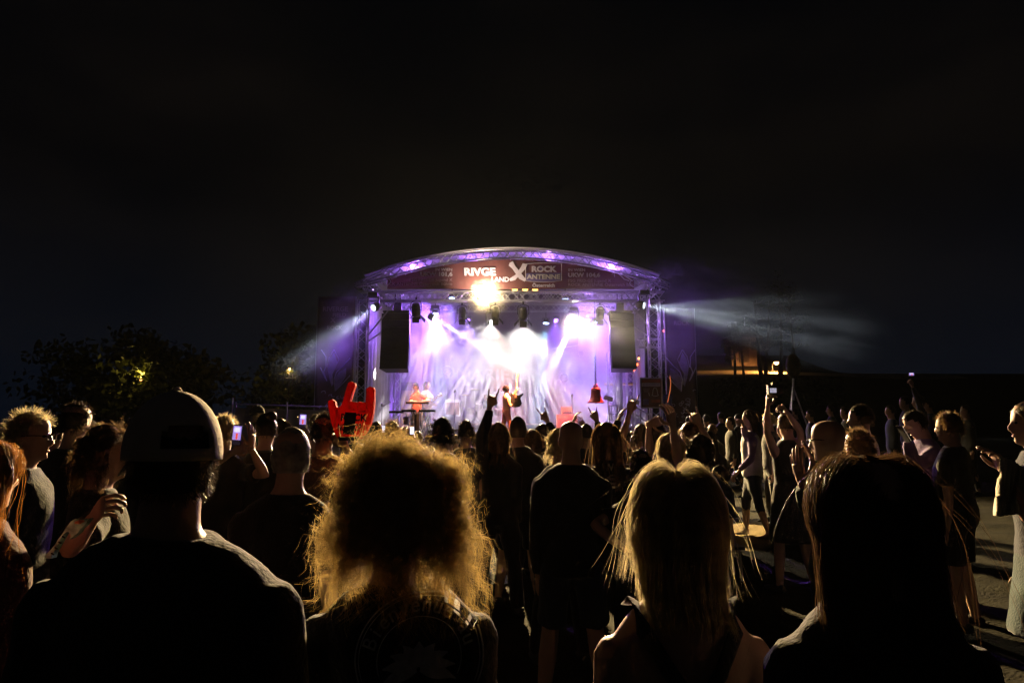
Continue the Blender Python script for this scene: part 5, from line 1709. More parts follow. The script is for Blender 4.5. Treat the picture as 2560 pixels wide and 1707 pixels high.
# ---- inflatable guitar
m_infl = mat('shiny_patterned_foil', (0.40, 0.62, 0.50), 0.25, 0.3, var=0.6, scale=26, spec=0.7)
m_infl2 = mat('orange_foil', (0.75, 0.25, 0.10), 0.3, 0.2)
YG = 2.45
gt = thing('inflatable_guitar', 'small shiny mint toy guitar held neck down at the left', 'toy guitar', at(190, 1330, YG))
go = [(222, 1296), (205, 1298), (186, 1297), (176, 1304), (166, 1318), (158, 1330), (146, 1346), (136, 1362), (128, 1372), (118, 1382), (112, 1389), (111, 1394), (128, 1396), (131, 1384), (138, 1372), (148, 1354), (158, 1336), (166, 1329), (172, 1330), (177, 1338), (174, 1348), (182, 1342), (194, 1332), (200, 1322), (208, 1316), (213, 1308)]
po = [at(x, y, YG) for x, y in go]
nn = len(po)
mb = MB(); bk = [p + Vector((0, 0.03, 0)) for p in po]
fr = [p + Vector((0, -0.006, 0)) for p in po]
mb.add(po + bk, [tuple(range(nn)), tuple(range(2 * nn - 1, nn - 1, -1))] + [(i, (i + 1) % nn, (i + 1) % nn + nn, i + nn) for i in range(nn)])
mb.build('guitar_body', m_infl, gt)
mb = MB(); mb.tube([at(188, 1306, YG - .008), at(200, 1304, YG - .008), at(210, 1302, YG - .008)], [0.004, 0.008, 0.003], 8); mb.build('pick_guard', m_infl2, gt)
for i in range(4):
    strut('fret', gt, at(128 + 9 * i, 1382 - 14 * i, YG - .005), at(135 + 9 * i, 1386 - 14 * i, YG - .005), 0.0025, m_ink)
# stool under the seated person
sp = at(1800, 1164, 7.6)
t = thing('stool', 'low folding stool under the bare-shouldered person', 'stool', (sp.x, 7.6, ground_z(sp.x, 7.6)))
gz = ground_z(sp.x, 7.6)
mb = MB(); mb.box((sp.x, 7.6, gz + 0.36), (0.36, 0.36, 0.03)); mb.build('seat', C_CHAR, t)
for a in (-1, 1):
    for b_ in (-1, 1):
        strut('leg', t, (sp.x + a * .15, 7.6 + b_ * .15, gz), (sp.x + a * .13, 7.6 + b_ * .13, gz + .35), 0.012, m_alu)
# flight case the steward stands on
gp = at(642, 1013, 12.0); gb = gp.z - 1.83
t = thing('flight_case', 'low dark flight case under the steward', 'case', (gp.x, 12.0, 0))
mb = MB(); mb.box((gp.x, 12.0, gb / 2), (0.9, 0.6, gb)); mb.build('case', m_cab, t)
for sx in (-1, 1):
    strut('edge', t, (gp.x + sx * .452, 11.698, 0), (gp.x + sx * .452, 11.698, gb), 0.012, m_alu)
# band shirt print
m_bandprint = mat('band_print', (0.30, 0.27, 0.25), 0.9, var=0.4, scale=40)
def band_print():
    ms = []
    c = at(1521, 1178, 5.1)
    tm = text_mesh('KORMWOOD', 0.075, 0.001, 0.002, 'CENTER', sx=0.95)
    tm.transform(Matrix.Translation(c) @ Matrix.Rotation(R(90), 4, 'X')); ms.append(('print_lettering', tm))
    c2 = at(1526, 1204, 5.1)
    for (dx, dz, rx_, rz_) in ((0, 0, .10, .02), (.03, .025, .03, .018), (-.05, .02, .04, .016), (0.01, -.03, .12, .015)):
        mb = MB(); mb.tube([(c2.x + dx + rx_ * math.cos(a), c2.y, c2.z + dz + rz_ * math.sin(a)) for a in np.linspace(0, 6.28, 18)], (0.007, 0.001), 5, up=(0, 1, 0)); ms.append(('print_line', mb.mesh('line')))
    on_back(ltee, ms, 0.004, m_bandprint, 'print')
band_print()
# ================================================================== musicians
m_litsuit = cloth('orange_lit_suit', (0.62, 0.24, 0.12))  # orange stage light put into the colours of suit and trousers
BAND = 'band on the stage'
gy = 22.75
gx = at(1272, 962, gy)
guit = person('guitarist, orange light painted into the clothes, lifting the guitar neck upright at centre stage', 1266, 963, gy, yaw=-72, face=True, hair=('short', H_DARK), cap=(C_BLACK, -1), shirt=m_litsuit, sleeve='long', legs=cloth('red_lit_trousers', (0.50, 0.13, 0.08)), base=SZ, group=BAND, pitch=-10, stride=.14, vox=0.014,
              arms={'L': dict(to=at(1289, 978, gy - 0.05), hand='grip', pole=(0.2, 0.2, -1)), 'R': dict(to=at(1288, 1004, gy - 0.12), hand='grip', pole=(0.3, -0.6, -1))})
keyp = person('keyboard player in a dark red shirt bending over two keyboards', 1043, 957, 23.6, yaw=160, face=True, hair=('buzz', H_BROWN), shirt=cloth('dark_red', (0.30, 0.05, 0.05)), sleeve='short', base=SZ, group=BAND, pitch=28, hyaw=-25, vox=0.014,
              arms={'L': dict(to=at(1062, 1001, 23.2), hand='relax'), 'R': dict(to=at(1034, 1003, 23.2), hand='relax')})
bass = person('bass player in white behind the keyboard player', 1066, 953, 25.0, yaw=-120, face=True, hair=('long', H_DARK, dict(length=.25)), shirt=C_WHITE, sleeve='short', base=SZ, group=BAND, vox=0.018,
              arms={'L': dict(to=at(1096, 988, 24.8), hand='grip', pole=(0, -.3, -1)), 'R': dict(to=at(1070, 1006, 24.7), hand='grip', pole=(-.3, -.3, -1))})
drummer = person('drummer seated behind the drum kit, lost in white haze', 1214, 985, 26.3, yaw=180, face=True, hair=('long', H_DARK, dict(length=.2)), shirt=C_BLACK, sleeve='none', base=SZ + 0.55, seat=True, group=BAND, vox=0.02)
finish_people()

def guitar(label, c, tip, bodyr, m, face_dir):
    """Electric guitar: offset horned body, neck, headstock."""
    c, tip = Vector(c), Vector(tip)
    t = thing('electric_guitar', label, 'guitar', c)
    d = (tip - c).normalized(); n = Vector(face_dir); n = (n - d * n.dot(d)).normalized(); s = d.cross(n)
    poly = [(-.19, 0), (-.17, .11), (-.08, .165), (.02, .125), (.06, .12), (.14, .19), (.17, .17), (.11, .07), (.10, 0), (.10, -.05), (.17, -.12), (.15, -.145), (.04, -.115), (-.05, -.14), (-.14, -.14), (-.18, -.08)]
    mb = MB(); mb.prism([(x * bodyr, y * bodyr) for x, y in poly], c - n * 0.02, d, s, n * 0.045); mb.build('body', m, t)
    L = (tip - c).length
    mb = MB(); mb.tube([c + d * 0.06 + n * .03, tip - d * 0.16 + n * .03], [(.030, .014), (.024, .012)], 8, up=n); mb.build('neck', mat('maple_neck', (0.35, 0.20, 0.10), 0.4), t)
    mb = MB(); mb.prism([(-.17, -.025), (-.15, .03), (-.02, .045), (0, .02), (-.03, -.03)], tip + n * 0.02, d, s, n * 0.018); mb.build('headstock', mat('maple_neck', (0.35, 0.20, 0.10), 0.4), t)
    for k in range(6):
        strut('fret', t, c + d * (0.12 + 0.07 * k) - s * .024 + n * .046, c + d * (0.12 + 0.07 * k) + s * .024 + n * .046, 0.004, m_alu)
    mb = MB(); mb.box(c + n * .03 - d * .05, (.04, .04, .04)); mb.build('pickup', m_black, t)
    return t
m_gblack = mat('black_lacquer', (0.02, 0.015, 0.015), 0.2)
guitar('black electric guitar with its neck pointing straight up', at(1289, 999, gy - 0.22), at(1294, 932, gy - 0.16), 1.35, m_gblack, (-0.2, -1, 0))
guitar('pale bass guitar pointing to the right behind the keyboards', at(1073, 1008, 24.6), at(1106, 986, 24.6), 1.25, mat('pale_lacquer', (0.6, 0.45, 0.40), 0.3), (0, -1, 0))

# ================================================================== stage furniture
def keyboard(label, px0, px1, py, Y, dep, tilt=0.0, h=None):
    a, b = at(px0, py, Y), at(px1, py, Y)
    w = b.x - a.x
    c = Vector(((a.x + b.x) / 2, Y, a.z))
    t = thing('keyboard', label, 'keyboard', (c.x, Y, SZ))
    rot = Matrix.Rotation(tilt, 3, 'X')
    mb = MB(); mb.box(c, (w, dep, 0.07), rot); mb.build('keyboard_body', m_gblack, t)
    n = max(10, int(w / 0.05))
    for i in range(n):
        x = c.x - w * .46 + w * .92 * (i + .5) / n
        mb = MB(); mb.box((x, c.y + dep * .2, c.z + 0.042), (w * .92 / n * .85, dep * .5, 0.02)); mb.build('key', m_print, t)
    for s in (-1, 1):
        strut('stand_leg', t, (c.x - s * w * .25, Y, c.z - .04), (c.x + s * w * .3, Y + .05 * s, SZ + .01), 0.016, m_alu)
    return t
keyboard('upper keyboard before the keyboard player', 1016, 1072, 1007, 23.05, .28)
keyboard('lower keyboard on the left of the keyboard player', 1005, 1040, 1027, 22.7, .3)
keyboard('lower keyboard on the right of the keyboard player', 1048, 1088, 1027, 22.75, .3)
keyboard('small keyboard at the far left of the keyboards', 974, 1008, 1030, 22.9, .25)
t = thing('keyboard_column', 'thick column stand carrying the upper keyboard', 'stand', (at(1043, 1040, 22.95).x, 22.95, SZ))
mb = MB(); mb.box((at(1043, 1040, 22.95).x, 22.95, SZ + 0.42), (0.16, 0.14, 0.83)); mb.box((at(1043, 1040, 22.95).x, 22.95, SZ + .015), (0.6, 0.5, 0.03)); mb.build('column', m_black, t)

def mic_stand(label, px, Y, top_py, boom=None):
    p = at(px, top_py, Y)
    t = thing('microphone_stand', label, 'microphone stand', (p.x, Y, SZ))
    strut('pole', t, (p.x, Y, SZ + .02), p, 0.011, m_alu)
    mb = MB(); mb.lathe([(.13, 0), (.13, .015), (.03, .035), (.012, .05)], (p.x, Y, SZ), 16); mb.build('base', m_black, t, True)
    mb = MB(); mb.ell(p + Vector((0, -.02, .05)), (.035, .035, .055), 10, 8); mb.tube([p, p + Vector((0, -.01, .02))], [.016, .024], 8); mb.build('microphone', mat('mic_grille', (0.6, 0.6, 0.62), 0.35, 0.8), t, True)
    if boom:
        strut('boom', t, p, at(*boom, Y), 0.009, m_alu)
mic_stand('microphone stand at centre left with a shining microphone', 1137, 22.3, 982)
mic_stand('microphone stand between the amplifier and the bell', 1430, 22.5, 992)
mic_stand('boom microphone stand at the keyboard corner', 955, 22.4, 1016, (978, 1004))

def amp(label, px0, px1, py0, py1, Y, m, dep=.35, head=None):
    a, b = at(px0, py0, Y), at(px1, py1, Y)
    t = thing('amplifier', label, 'amplifier', ((a.x + b.x) / 2, Y, b.z))
    w, h = b.x - a.x, a.z - b.z
    mb = MB(); mb.box(((a.x + b.x) / 2, Y + dep / 2, (a.z + b.z) / 2), (w, dep, h)); mb.build('cabinet', m, t)
    mb = MB(); mb.box(((a.x + b.x) / 2, Y - .004, (a.z + b.z) / 2 - h * .05), (w * .9, .012, h * .75)); g = mb.build('grille', mat('amp_cloth', (0.30, 0.16, 0.15), 0.9, bump=.5, bscale=120), t)
    if head:
        a, b = at(head[0], head[2], Y), at(head[1], head[3], Y)
        mb = MB(); mb.box(((a.x + b.x) / 2, Y + dep / 2, (a.z + b.z) / 2), (b.x - a.x, dep * .8, a.z - b.z)); hd = mb.build('amp_head', m, t)
        mb = MB(); mb.box(((a.x + b.x) / 2, Y + dep * .1 - .006, b.z + (a.z - b.z) * .25), ((b.x - a.x) * .85, .012, (a.z - b.z) * .28)); mb.build('control_panel', m_black, hd)
        for k in range(6):
            q = Vector((a.x + (b.x - a.x) * (.15 + .14 * k), Y + dep * .1 - .016, b.z + (a.z - b.z) * .25))
            strut('knob', hd, q, q + Vector((0, -.02, 0)), .012, m_print)
m_orange = mat('orange_tolex', (0.55, 0.26, 0.16), 0.7, bump=.3, bscale=150)
amp('orange amplifier stack at the right of the stage', 1392, 1444, 1036, 1090, 24.2, m_orange, head=(1404, 1432, 1017, 1035))
amp('pale amplifier rack behind the microphone stand', 1113, 1150, 998, 1040, 25.4, m_print)
amp('dark cabinet at the back behind the keyboard player', 1002, 1040, 955, 1075, 26.2, m_cab)
amp('small monitor box at the keyboard feet', 1008, 1020, 1040, 1062, 22.5, m_print, .2)
# drum riser and kit
t = thing('drum_riser', 'low drum riser with a red-lit front edge', 'riser', (0, 25.2, SZ))
mb = MB(); mb.box((at(1280, 1040, 26.0).x, 26.15, SZ + .275), (3.9, 2.1, .55)); mb.build('platform', m_deck, t)
mb = MB(); mb.box((at(1280, 1040, 26.0).x, 25.085, SZ + .52), (3.92, .03, .06)); mb.build('edge', mat('riser_edge', (0.6, 0.45, 0.42), .5), t)
RZ = SZ + .55
dk = thing('drum_kit', 'drum kit on the riser, pale in the haze', 'drum kit', (-.7, 25.8, RZ))
m_drum = mat('drum_shell', (0.35, 0.28, 0.33), 0.3); m_brass = mat('cymbal_brass', (0.6, 0.45, 0.2), 0.3, 0.9)
dx = at(1214, 1000, 25.8).x
mb = MB(); mb.cyl((dx, 25.45, RZ + .29), (dx, 25.9, RZ + .29), .28, .28, 24); mb.build('bass_drum', m_drum, dk)
for ox, oz, r in ((-.25, .62, .15), (.22, .62, .16), (.55, .42, .21), (-.5, .45, .17)):
    mb = MB(); mb.cyl((dx + ox, 25.75, RZ + oz - .1), (dx + ox, 25.70, RZ + oz + .12), r, r, 18); mb.build('tom', m_drum, dk)
for ox, oy, oz, r in ((-.75, 25.7, 1.05, .23), (.75, 25.7, 1.12, .25), (-.4, 25.5, 1.25, .2), (1.1, 25.9, .85, .2)):
    mb = MB(); mb.lathe([(.005, .03), (.04, .022), (r, 0)], (dx + ox, oy, RZ + oz), 20); cm = mb.build('cymbal', m_brass, dk, True)
    strut('stand', dk, (dx + ox, oy, RZ), (dx + ox, oy, RZ + oz), .011, m_alu)
    for k in range(3):
        a = 2.1 * k + ox
        strut('stand_foot', dk, (dx + ox, oy, RZ + .25), (dx + ox + .25 * math.cos(a), oy + .25 * math.sin(a), RZ), .009, m_alu)
# floor monitors
for i, (px, lab, m) in enumerate(((1182, 'dark red floor monitor by the tufted crop', mat('monitor_red', (0.16, 0.05, 0.06), .7)), (1490, 'white and red floor box under the bell', m_print), (1365, 'floor monitor lit cyan at the right', m_cab))):
    p = at(px, 1088, 22.3)
    t = thing('floor_monitor', lab, 'loudspeaker', (p.x, 22.3, SZ), 'floor monitors along the stage edge')
    mb = MB(); mb.prism([(0, 0), (.42, 0), (.30, .32), (.06, .2)], (p.x - .28, 22.15, SZ), (0, 1, 0), (0, 0, 1), (.56, 0, 0)); mb.build('cabinet', m, t)
    mb = MB(); mb.prism([(.08, .215), (.29, .325), (.285, .335), (.075, .225)], (p.x - .25, 22.15, SZ), (0, 1, 0), (0, 0, 1), (.5, 0, 0)); mb.build('grille', m_grille, t)
# ---- the bell
m_bell = mat('red_bell_bronze', (0.42, 0.07, 0.08), 0.45, 0.3, var=.15)
Yb = 21.95
bc = at(1490, 1007, Yb)
kb = Yb / FPX
bell = thing('bell', 'big red bell hanging on a chain over the bell side of the stage', 'bell', bc)
prof = [(22, 0), (22.3, .8), (20, 2.5), (17, 6), (14.5, 11), (13, 18), (12.2, 26), (12, 33), (11, 36.5), (7, 39), (2.5, 40.5), (0.3, 41)]
mb = MB(); mb.lathe([(r * kb, z * kb) for r, z in prof], bc, 36); mb.lathe([(21 * kb, .2 * kb), (13 * kb, 8 * kb), (11 * kb, 30 * kb), (.2 * kb, 33 * kb)], bc, 36); mb.build('bell_body', m_bell, bell, True)
mb = MB(); mb.lathe([(17.6 * kb, 5 * kb), (18 * kb, 6 * kb), (17 * kb, 7 * kb)], bc, 36); mb.lathe([(12.6 * kb, 29 * kb), (12.9 * kb, 30 * kb), (12.4 * kb, 31 * kb)], bc, 36); mb.build('rim_band', m_bell, bell, True)
strut('clapper', bell, bc + Vector((0, 0, 30 * kb)), bc + Vector((0, 0, -2 * kb)), .018, m_black)
for k in range(3):
    a = math.pi * k / 3
    mb = MB(); mb.tube([bc + Vector((5 * kb * math.cos(b) * math.cos(a), 5 * kb * math.cos(b) * math.sin(a), (40 + 6 * math.sin(b)) * kb)) for b in np.linspace(0, math.pi, 9)], .016, 6); mb.build('crown_loop', m_bell, bell, True)
zt = bc.z + 45 * kb
ztop = at(1490, 890, Yb).z
nlk = 16
for i in range(nlk):
    z0 = zt + (ztop - zt) * i / nlk; hl = (ztop - zt) / nlk * .68
    mb = MB(); ax = Vector((1, 0, 0)) if i % 2 else Vector((0, 1, 0))
    mb.tube([Vector((bc.x, Yb, z0 + hl * .6)) + ax * (.028 * math.cos(a)) + Vector((0, 0, hl * math.sin(a))) for a in np.linspace(0, 2 * math.pi, 11)], .011, 5)
    mb.build('chain_link', m_black, bell, True)
strut('cable', bell, (bc.x, Yb, ztop), (bc.x, Yb, zh1), .006, m_black)
# ---- framed bell poster on the tower (its code square is left blank)
pa, pb = at(1600, 944, 21.2), at(1656, 1020, 21.2)
pc = (pa + pb) / 2
pw_, ph_ = pb.x - pa.x, pa.z - pb.z
po = thing('framed_poster', 'framed dark red poster with a bell drawing on the lattice tower', 'poster', pc)
mb = MB(); mb.box(pc, (pw_ * .94, .012, ph_ * .95)); mb.build('sheet', mat('poster_dark', (0.10, 0.03, 0.03), .4, var=.3, scale=5), po)
for sx in (-1, 1):
    mb = MB(); mb.box(pc + Vector((sx * pw_ * .485, -.01, 0)), (.035, .03, ph_)); mb.build('frame', m_alu, po)
    mb = MB(); mb.box(pc + Vector((0, -.0105, sx * ph_ * .485)), (pw_ * .94, .029, .035)); mb.build('frame', m_alu, po)
def pbox(cx, cz, w, h, m, nm, y=.012):
    mb = MB(); mb.box(pc + Vector((cx * pw_, -y, cz * ph_)), (w * pw_, .004, h * ph_)); return mb.build(nm, m, po)
pbox(0, .40, .86, .10, mat('poster_red', (0.30, 0.06, 0.04), .4), 'heading_panel')
pbox(0, .27, .86, .12, m_print, 'text_panel')
for k in range(3): pbox(0, .295 - .025 * k, .78, .008, m_printblue, 'text_line', .016)
pbox(-.26, -.30, .26, .19, m_printblue, 'blank_square'); 
pbox(.2, -.27, .40, .10, mat('poster_red', (0.30, 0.06, 0.04), .4), 'note_panel')
for k in range(4): pbox(-.22, .14 - .035 * k, .34 - .05 * k, .010, m_printfaint, 'text_line')
bl_pts = [(.20 + .0 * 1, 0)]
mb = MB(); bp_ = [(-.15, -.12), (-.12, -.08), (-.09, .06), (-.05, .12), (.05, .12), (.09, .06), (.12, -.08), (.15, -.12), (0, -.15), (-.15, -.12)]
mb.tube([pc + Vector(((.18 + x) * pw_, -.014, (.04 + y) * ph_)) for x, y in bp_], .008, 5); mb.build('bell_drawing', m_print, po)
mb = MB(); mb.tube([pc + Vector(((-.08 - .03 * math.sin(a)) * pw_, -.014, (-.10 + .07 * a) * ph_)) for a in np.linspace(0, 1.6, 6)], .008, 5); mb.build('flame_drawing', m_print, po)
# ---- white frame, stairs and bits on the bell side
t = thing('white_frame', 'white metal rack frame standing at the bell side', 'frame', at(1533, 1060, 22.2))
for px in (1523, 1543):
    strut('upright', t, at(px, 1013, 22.2), Vector((at(px, 1013, 22.2).x, 22.2, SZ)), .022, m_print)
    strut('upright', t, at(px + 5, 1016, 22.7), Vector((at(px + 5, 1013, 22.7).x, 22.7, SZ)), .022, m_print)
for py in (1013, 1035, 1058):
    strut('rail', t, at(1521, py, 22.2), at(1545, py + 1, 22.2), .022, m_print)
st = thing('stairs', 'metal stairs with a sloping handrail beside the poster tower', 'stairs', (4.6, 22.4, 0))
for i in range(7):
    mb = MB(); mb.box((4.05 + .20 * i, 22.3, SZ - .1 - .19 * i), (.26, .9, .03)); mb.build('tread', m_alu, st)
strut('handrail', st, at(1579, 1012, 21.9), at(1622, 1036, 21.9), .022, m_alu)
strut('handrail', st, at(1579, 1030, 21.9), at(1622, 1056, 21.9), .016, m_alu)
for k in range(3):
    p = at(1581 + 19 * k, 1013 + 11 * k, 21.9); strut('baluster', st, p, p - Vector((0, 0, .95)), .018, m_alu)
t = thing('violet_column', 'smooth pale column beside the thin lattice tower', 'pole', at(1547, 1010, 25.0))
strut('tube', t, Vector((at(1547, 900, 25).x, 25, SZ)), Vector((at(1547, 900, 25).x, 25, 6.3)), .12, m_drape, 16)
t = thing('yellow_rail', 'rail with yellow light put into its colour, running behind the bell side towers', 'rail', at(1555, 960, 27.2))
strut('rail', t, at(1511, 960, 27.2), at(1605, 960, 27.2), .06, mat('yellow_lit_metal', (0.5, 0.36, 0.05), .5))  # yellow light on the rail is part of its base colour
t = thing('stage_box', 'striped cable box standing by the stairs', 'box', at(1563, 1060, 22.6))
mb = MB(); q = at(1564, 1050, 22.6); mb.box((q.x, 22.6, SZ + .2), (.32, .3, .4)); mb.build('case', mat('striped_case', (0.30, 0.12, 0.16), .5, var=.7, scale=30), t)
for k in range(4): strut('cable', t, (q.x - .1 + .06 * k, 22.44, SZ + .38), (q.x - .14 + .08 * k, 22.42, SZ + .02), .014, m_print)
for i, (px, py) in enumerate(((1521, 996), (1588, 1003))):
    t = thing('music_stand', ('violet folded sheet stand next to the bell', 'violet folded sheet stand next to the poster')[i], 'music stand', at(px, py, 23), 'sheet stands on the bell side')
    c = at(px, py, 23.0)
    mb = MB(); mb.box(c, (.30, .02, .18), Matrix.Rotation(R(18), 3, 'Y') @ Matrix.Rotation(R(-30), 3, 'X')); mb.build('desk', m_drape, t)
    strut('pole', t, (c.x, 23, SZ), c, .012, m_alu)
# small red and amber lamps behind the bell side
for i, (px, py, mm) in enumerate(((1597, 896, m_lenso), (1593, 911, m_lensr), (1588, 918, m_lensr), (1585, 924, m_lensr), (1569, 925, m_lensr), (1660, 827, m_lensr))):
    c = at(px, py, 26.2)
    t = thing('string_lamp', ('amber lamp topmost beyond the speaker array', 'second red lamp of the short hanging row', 'third red lamp of the short hanging row', 'lowest red lamp of the short hanging row', 'lone red lamp under the speaker array', 'tiny red lamp beside the bell side tower')[i], 'lamp', c, 'small coloured lamps on the bell side')
    mb = MB(); mb.ell(c, (.045, .045, .055), 10, 8); mb.build('bulb', mm, t, True)
    mb = MB(); mb.cyl(c + Vector((0, 0, .05)), c + Vector((0, 0, .13)), .03); mb.build('socket', m_black, t)

# ================================================================== tall side banners
def tulip_banner(label, px0, px1, py0, py1, Y, sg, words):
    a, b = at(px0, py0, Y), at(px1, py1, Y)
    t = thing('side_banner', label, 'banner', ((a.x + b.x) / 2, Y, b.z))
    w, h = b.x - a.x, a.z - b.z
    mb = MB(); vs, fs = [], []
    for i in range(13):
        for j in range(25):
            vs.append((a.x + w * i / 12, Y + .02 * math.sin(i * .8 + j * .3), b.z + h * j / 24))
    for i in range(12):
        for j in range(24):
            q = i * 25 + j; fs.append((q, q + 25, q + 26, q + 1))
    mb.add(vs, fs); o = mb.build('sheet', mat('side_banner_cloth', (0.10, 0.05, 0.055), .7, var=.3, scale=2), t, True, fix=False)
    s = o.modifiers.new('thickness', 'SOLIDIFY'); s.thickness = .005; s.offset = 1
    for sx in (-1, 1):
        strut('pole', t, ((a.x + b.x) / 2 + sx * w * .51, Y + .05, 0), ((a.x + b.x) / 2 + sx * w * .51, Y + .05, a.z), .022, m_alu)
    Yp = Y - .045
    m1 = mat('banner_lilac', (0.46, 0.36, 0.66), .7, var=.15); m2 = mat('banner_lilac_line', (0.55, 0.48, 0.68), .7)
    cx = (px0 + px1) / 2
    def petal(pts, m, nm='petal'):
        vs = [at(cx + sg * x, y, Yp) for x, y in pts]; n = len(vs); mb = MB()
        mb.add(vs + [v + Vector((0, .006, 0)) for v in vs], [tuple(range(n)), tuple(range(2 * n - 1, n - 1, -1))] + [(k, (k + 1) % n, (k + 1) % n + n, k + n) for k in range(n)]); mb.build(nm, m, t)
    def line(pts, nm='petal_line', r=.018):
        mb = MB(); mb.tube([at(cx + sg * x, y, Yp) for x, y in pts], r, 5); mb.build(nm, m2, t)
    petal([(-28, 920), (-10, 930), (0, 945), (-2, 975), (-12, 965), (-28, 940)], m1)
    petal([(2, 880), (12, 895), (18, 920), (14, 945), (8, 966), (4, 960), (6, 935), (-6, 905)], m1)
    line([(-38, 895), (-20, 915), (-4, 930), (2, 948), (-1, 978), (-16, 962), (-38, 938)])
    line([(2, 874), (-10, 898), (-2, 918), (8, 935), (6, 958)]); line([(2, 874), (14, 892), (20, 918)])
    line([(34, 874), (22, 892), (22, 915), (28, 930), (20, 952), (24, 945), (36, 918)])
    rng = random.Random(int(px0))
    for k in range(26):
        x, y = rng.uniform(-36, 36), rng.uniform(975, py1 - 6)
        r = rng.uniform(3, 7); a0 = rng.uniform(0, 6)
        line([(x + r * math.cos(a0 + q), y + r * math.sin(a0 + q) * rng.uniform(.6, 1)) for q in np.linspace(0, rng.uniform(2.5, 6.2), 8)], 'doodle', rng.uniform(.006, .014))
    for s_, px, py, hh in words:
        me = text_mesh(s_, hh * Yp / FPX * 1.42, .003, .004)
        me.transform(Matrix.Translation(at(px, py, Yp)) @ Matrix.Rotation(R(90), 4, 'X')); put('lettering', me, m_printfaint, t)
tulip_banner('tall dark banner with violet petals beside the keyboard side tower', 796, 878, 742, 1085, 21.6, -1, [('RIVERGE', 838, 778, 12), ('FIELD', 848, 792, 10), ('X', 832, 806, 12), ('ROCK', 836, 824, 10)])
tulip_banner('tall dark banner with violet petals beside the poster tower', 1662, 1746, 770, 1090, 21.6, 1, [('ROCK', 1704, 812, 10)])
# glow stick held near the right banner
t = thing('streamer', 'thin curved orange streamer before the petal banner', 'streamer', at(1672, 960, 20.5))
mb = MB(); mb.tube([at(1675, 940, 20.5), at(1677, 958, 20.5), at(1675, 978, 20.5), at(1669, 1006, 20.5)], .012, 6); mb.build('ribbon', mat('streamer_orange', (0.9, 0.2, 0.05), .5, emit=(1, .25, .08), estr=.5), t, True)
t = thing('foil_curtain', 'blue tinsel curtain hanging beside the poster tower', 'curtain', at(1668, 1000, 21.3))
m_foil = mat('blue_foil', (0.10, 0.12, 0.40), .2, .9, var=.5, scale=40)
for k in range(14):
    x = 1660 + 1.4 * k
    mb = MB(); mb.tube([at(x + 1.2 * math.sin(i * .9 + k), 985 + 10 * i, 21.25 + .03 * (k % 3)) for i in range(11)], [(.014, .003)] * 11, 4); mb.build('tinsel_strand', m_foil, t)

# ================================================================== pale fence, trees, hill lamp
Yw = 19.5
fw = thing('banner_fence', 'pale cloth fence on a pipe frame left of the stage', 'fence', at(700, 1080, Yw))
fa, fb = at(588, 1010, Yw), at(850, 1018, Yw + 0.4)
mb = MB(); vs, fs = [], []
for i in range(31):
    t_ = i / 30; x = fa.x + (fb.x - fa.x) * t_; zt_ = fa.z + (fb.z - fa.z) * t_ - .10
    for j in range(7):
        vs.append((x, Yw + .4 * t_ + .03 * math.sin(i * 1.3 + j), .05 + (zt_ - .05) * j / 6))
for i in range(30):
    for j in range(6):
        q = i * 7 + j; fs.append((q, q + 7, q + 8, q + 1))
mb.add(vs, fs); mb.build('cloth', mat('fence_cloth', (0.50, 0.45, 0.52), .8, var=.15, scale=1.5), fw, True, fix=False)
strut('rail', fw, fa, fb, .024, m_alu)
for px in (579, 588, 716, 850):
    p = at(px, 1008, Yw); strut('post', fw, (p.x, Yw + .05, 0), (p.x, Yw + .05, p.z + (.15 if px == 579 else .04)), .026, m_alu)
for k in range(9):
    x = fa.x + (fb.x - fa.x) * k / 8; zt_ = fa.z + (fb.z - fa.z) * k / 8
    strut('tie', fw, (x, Yw + .4 * k / 8, zt_), (x + .03, Yw + .4 * k / 8, zt_ - .12), .008, m_black)

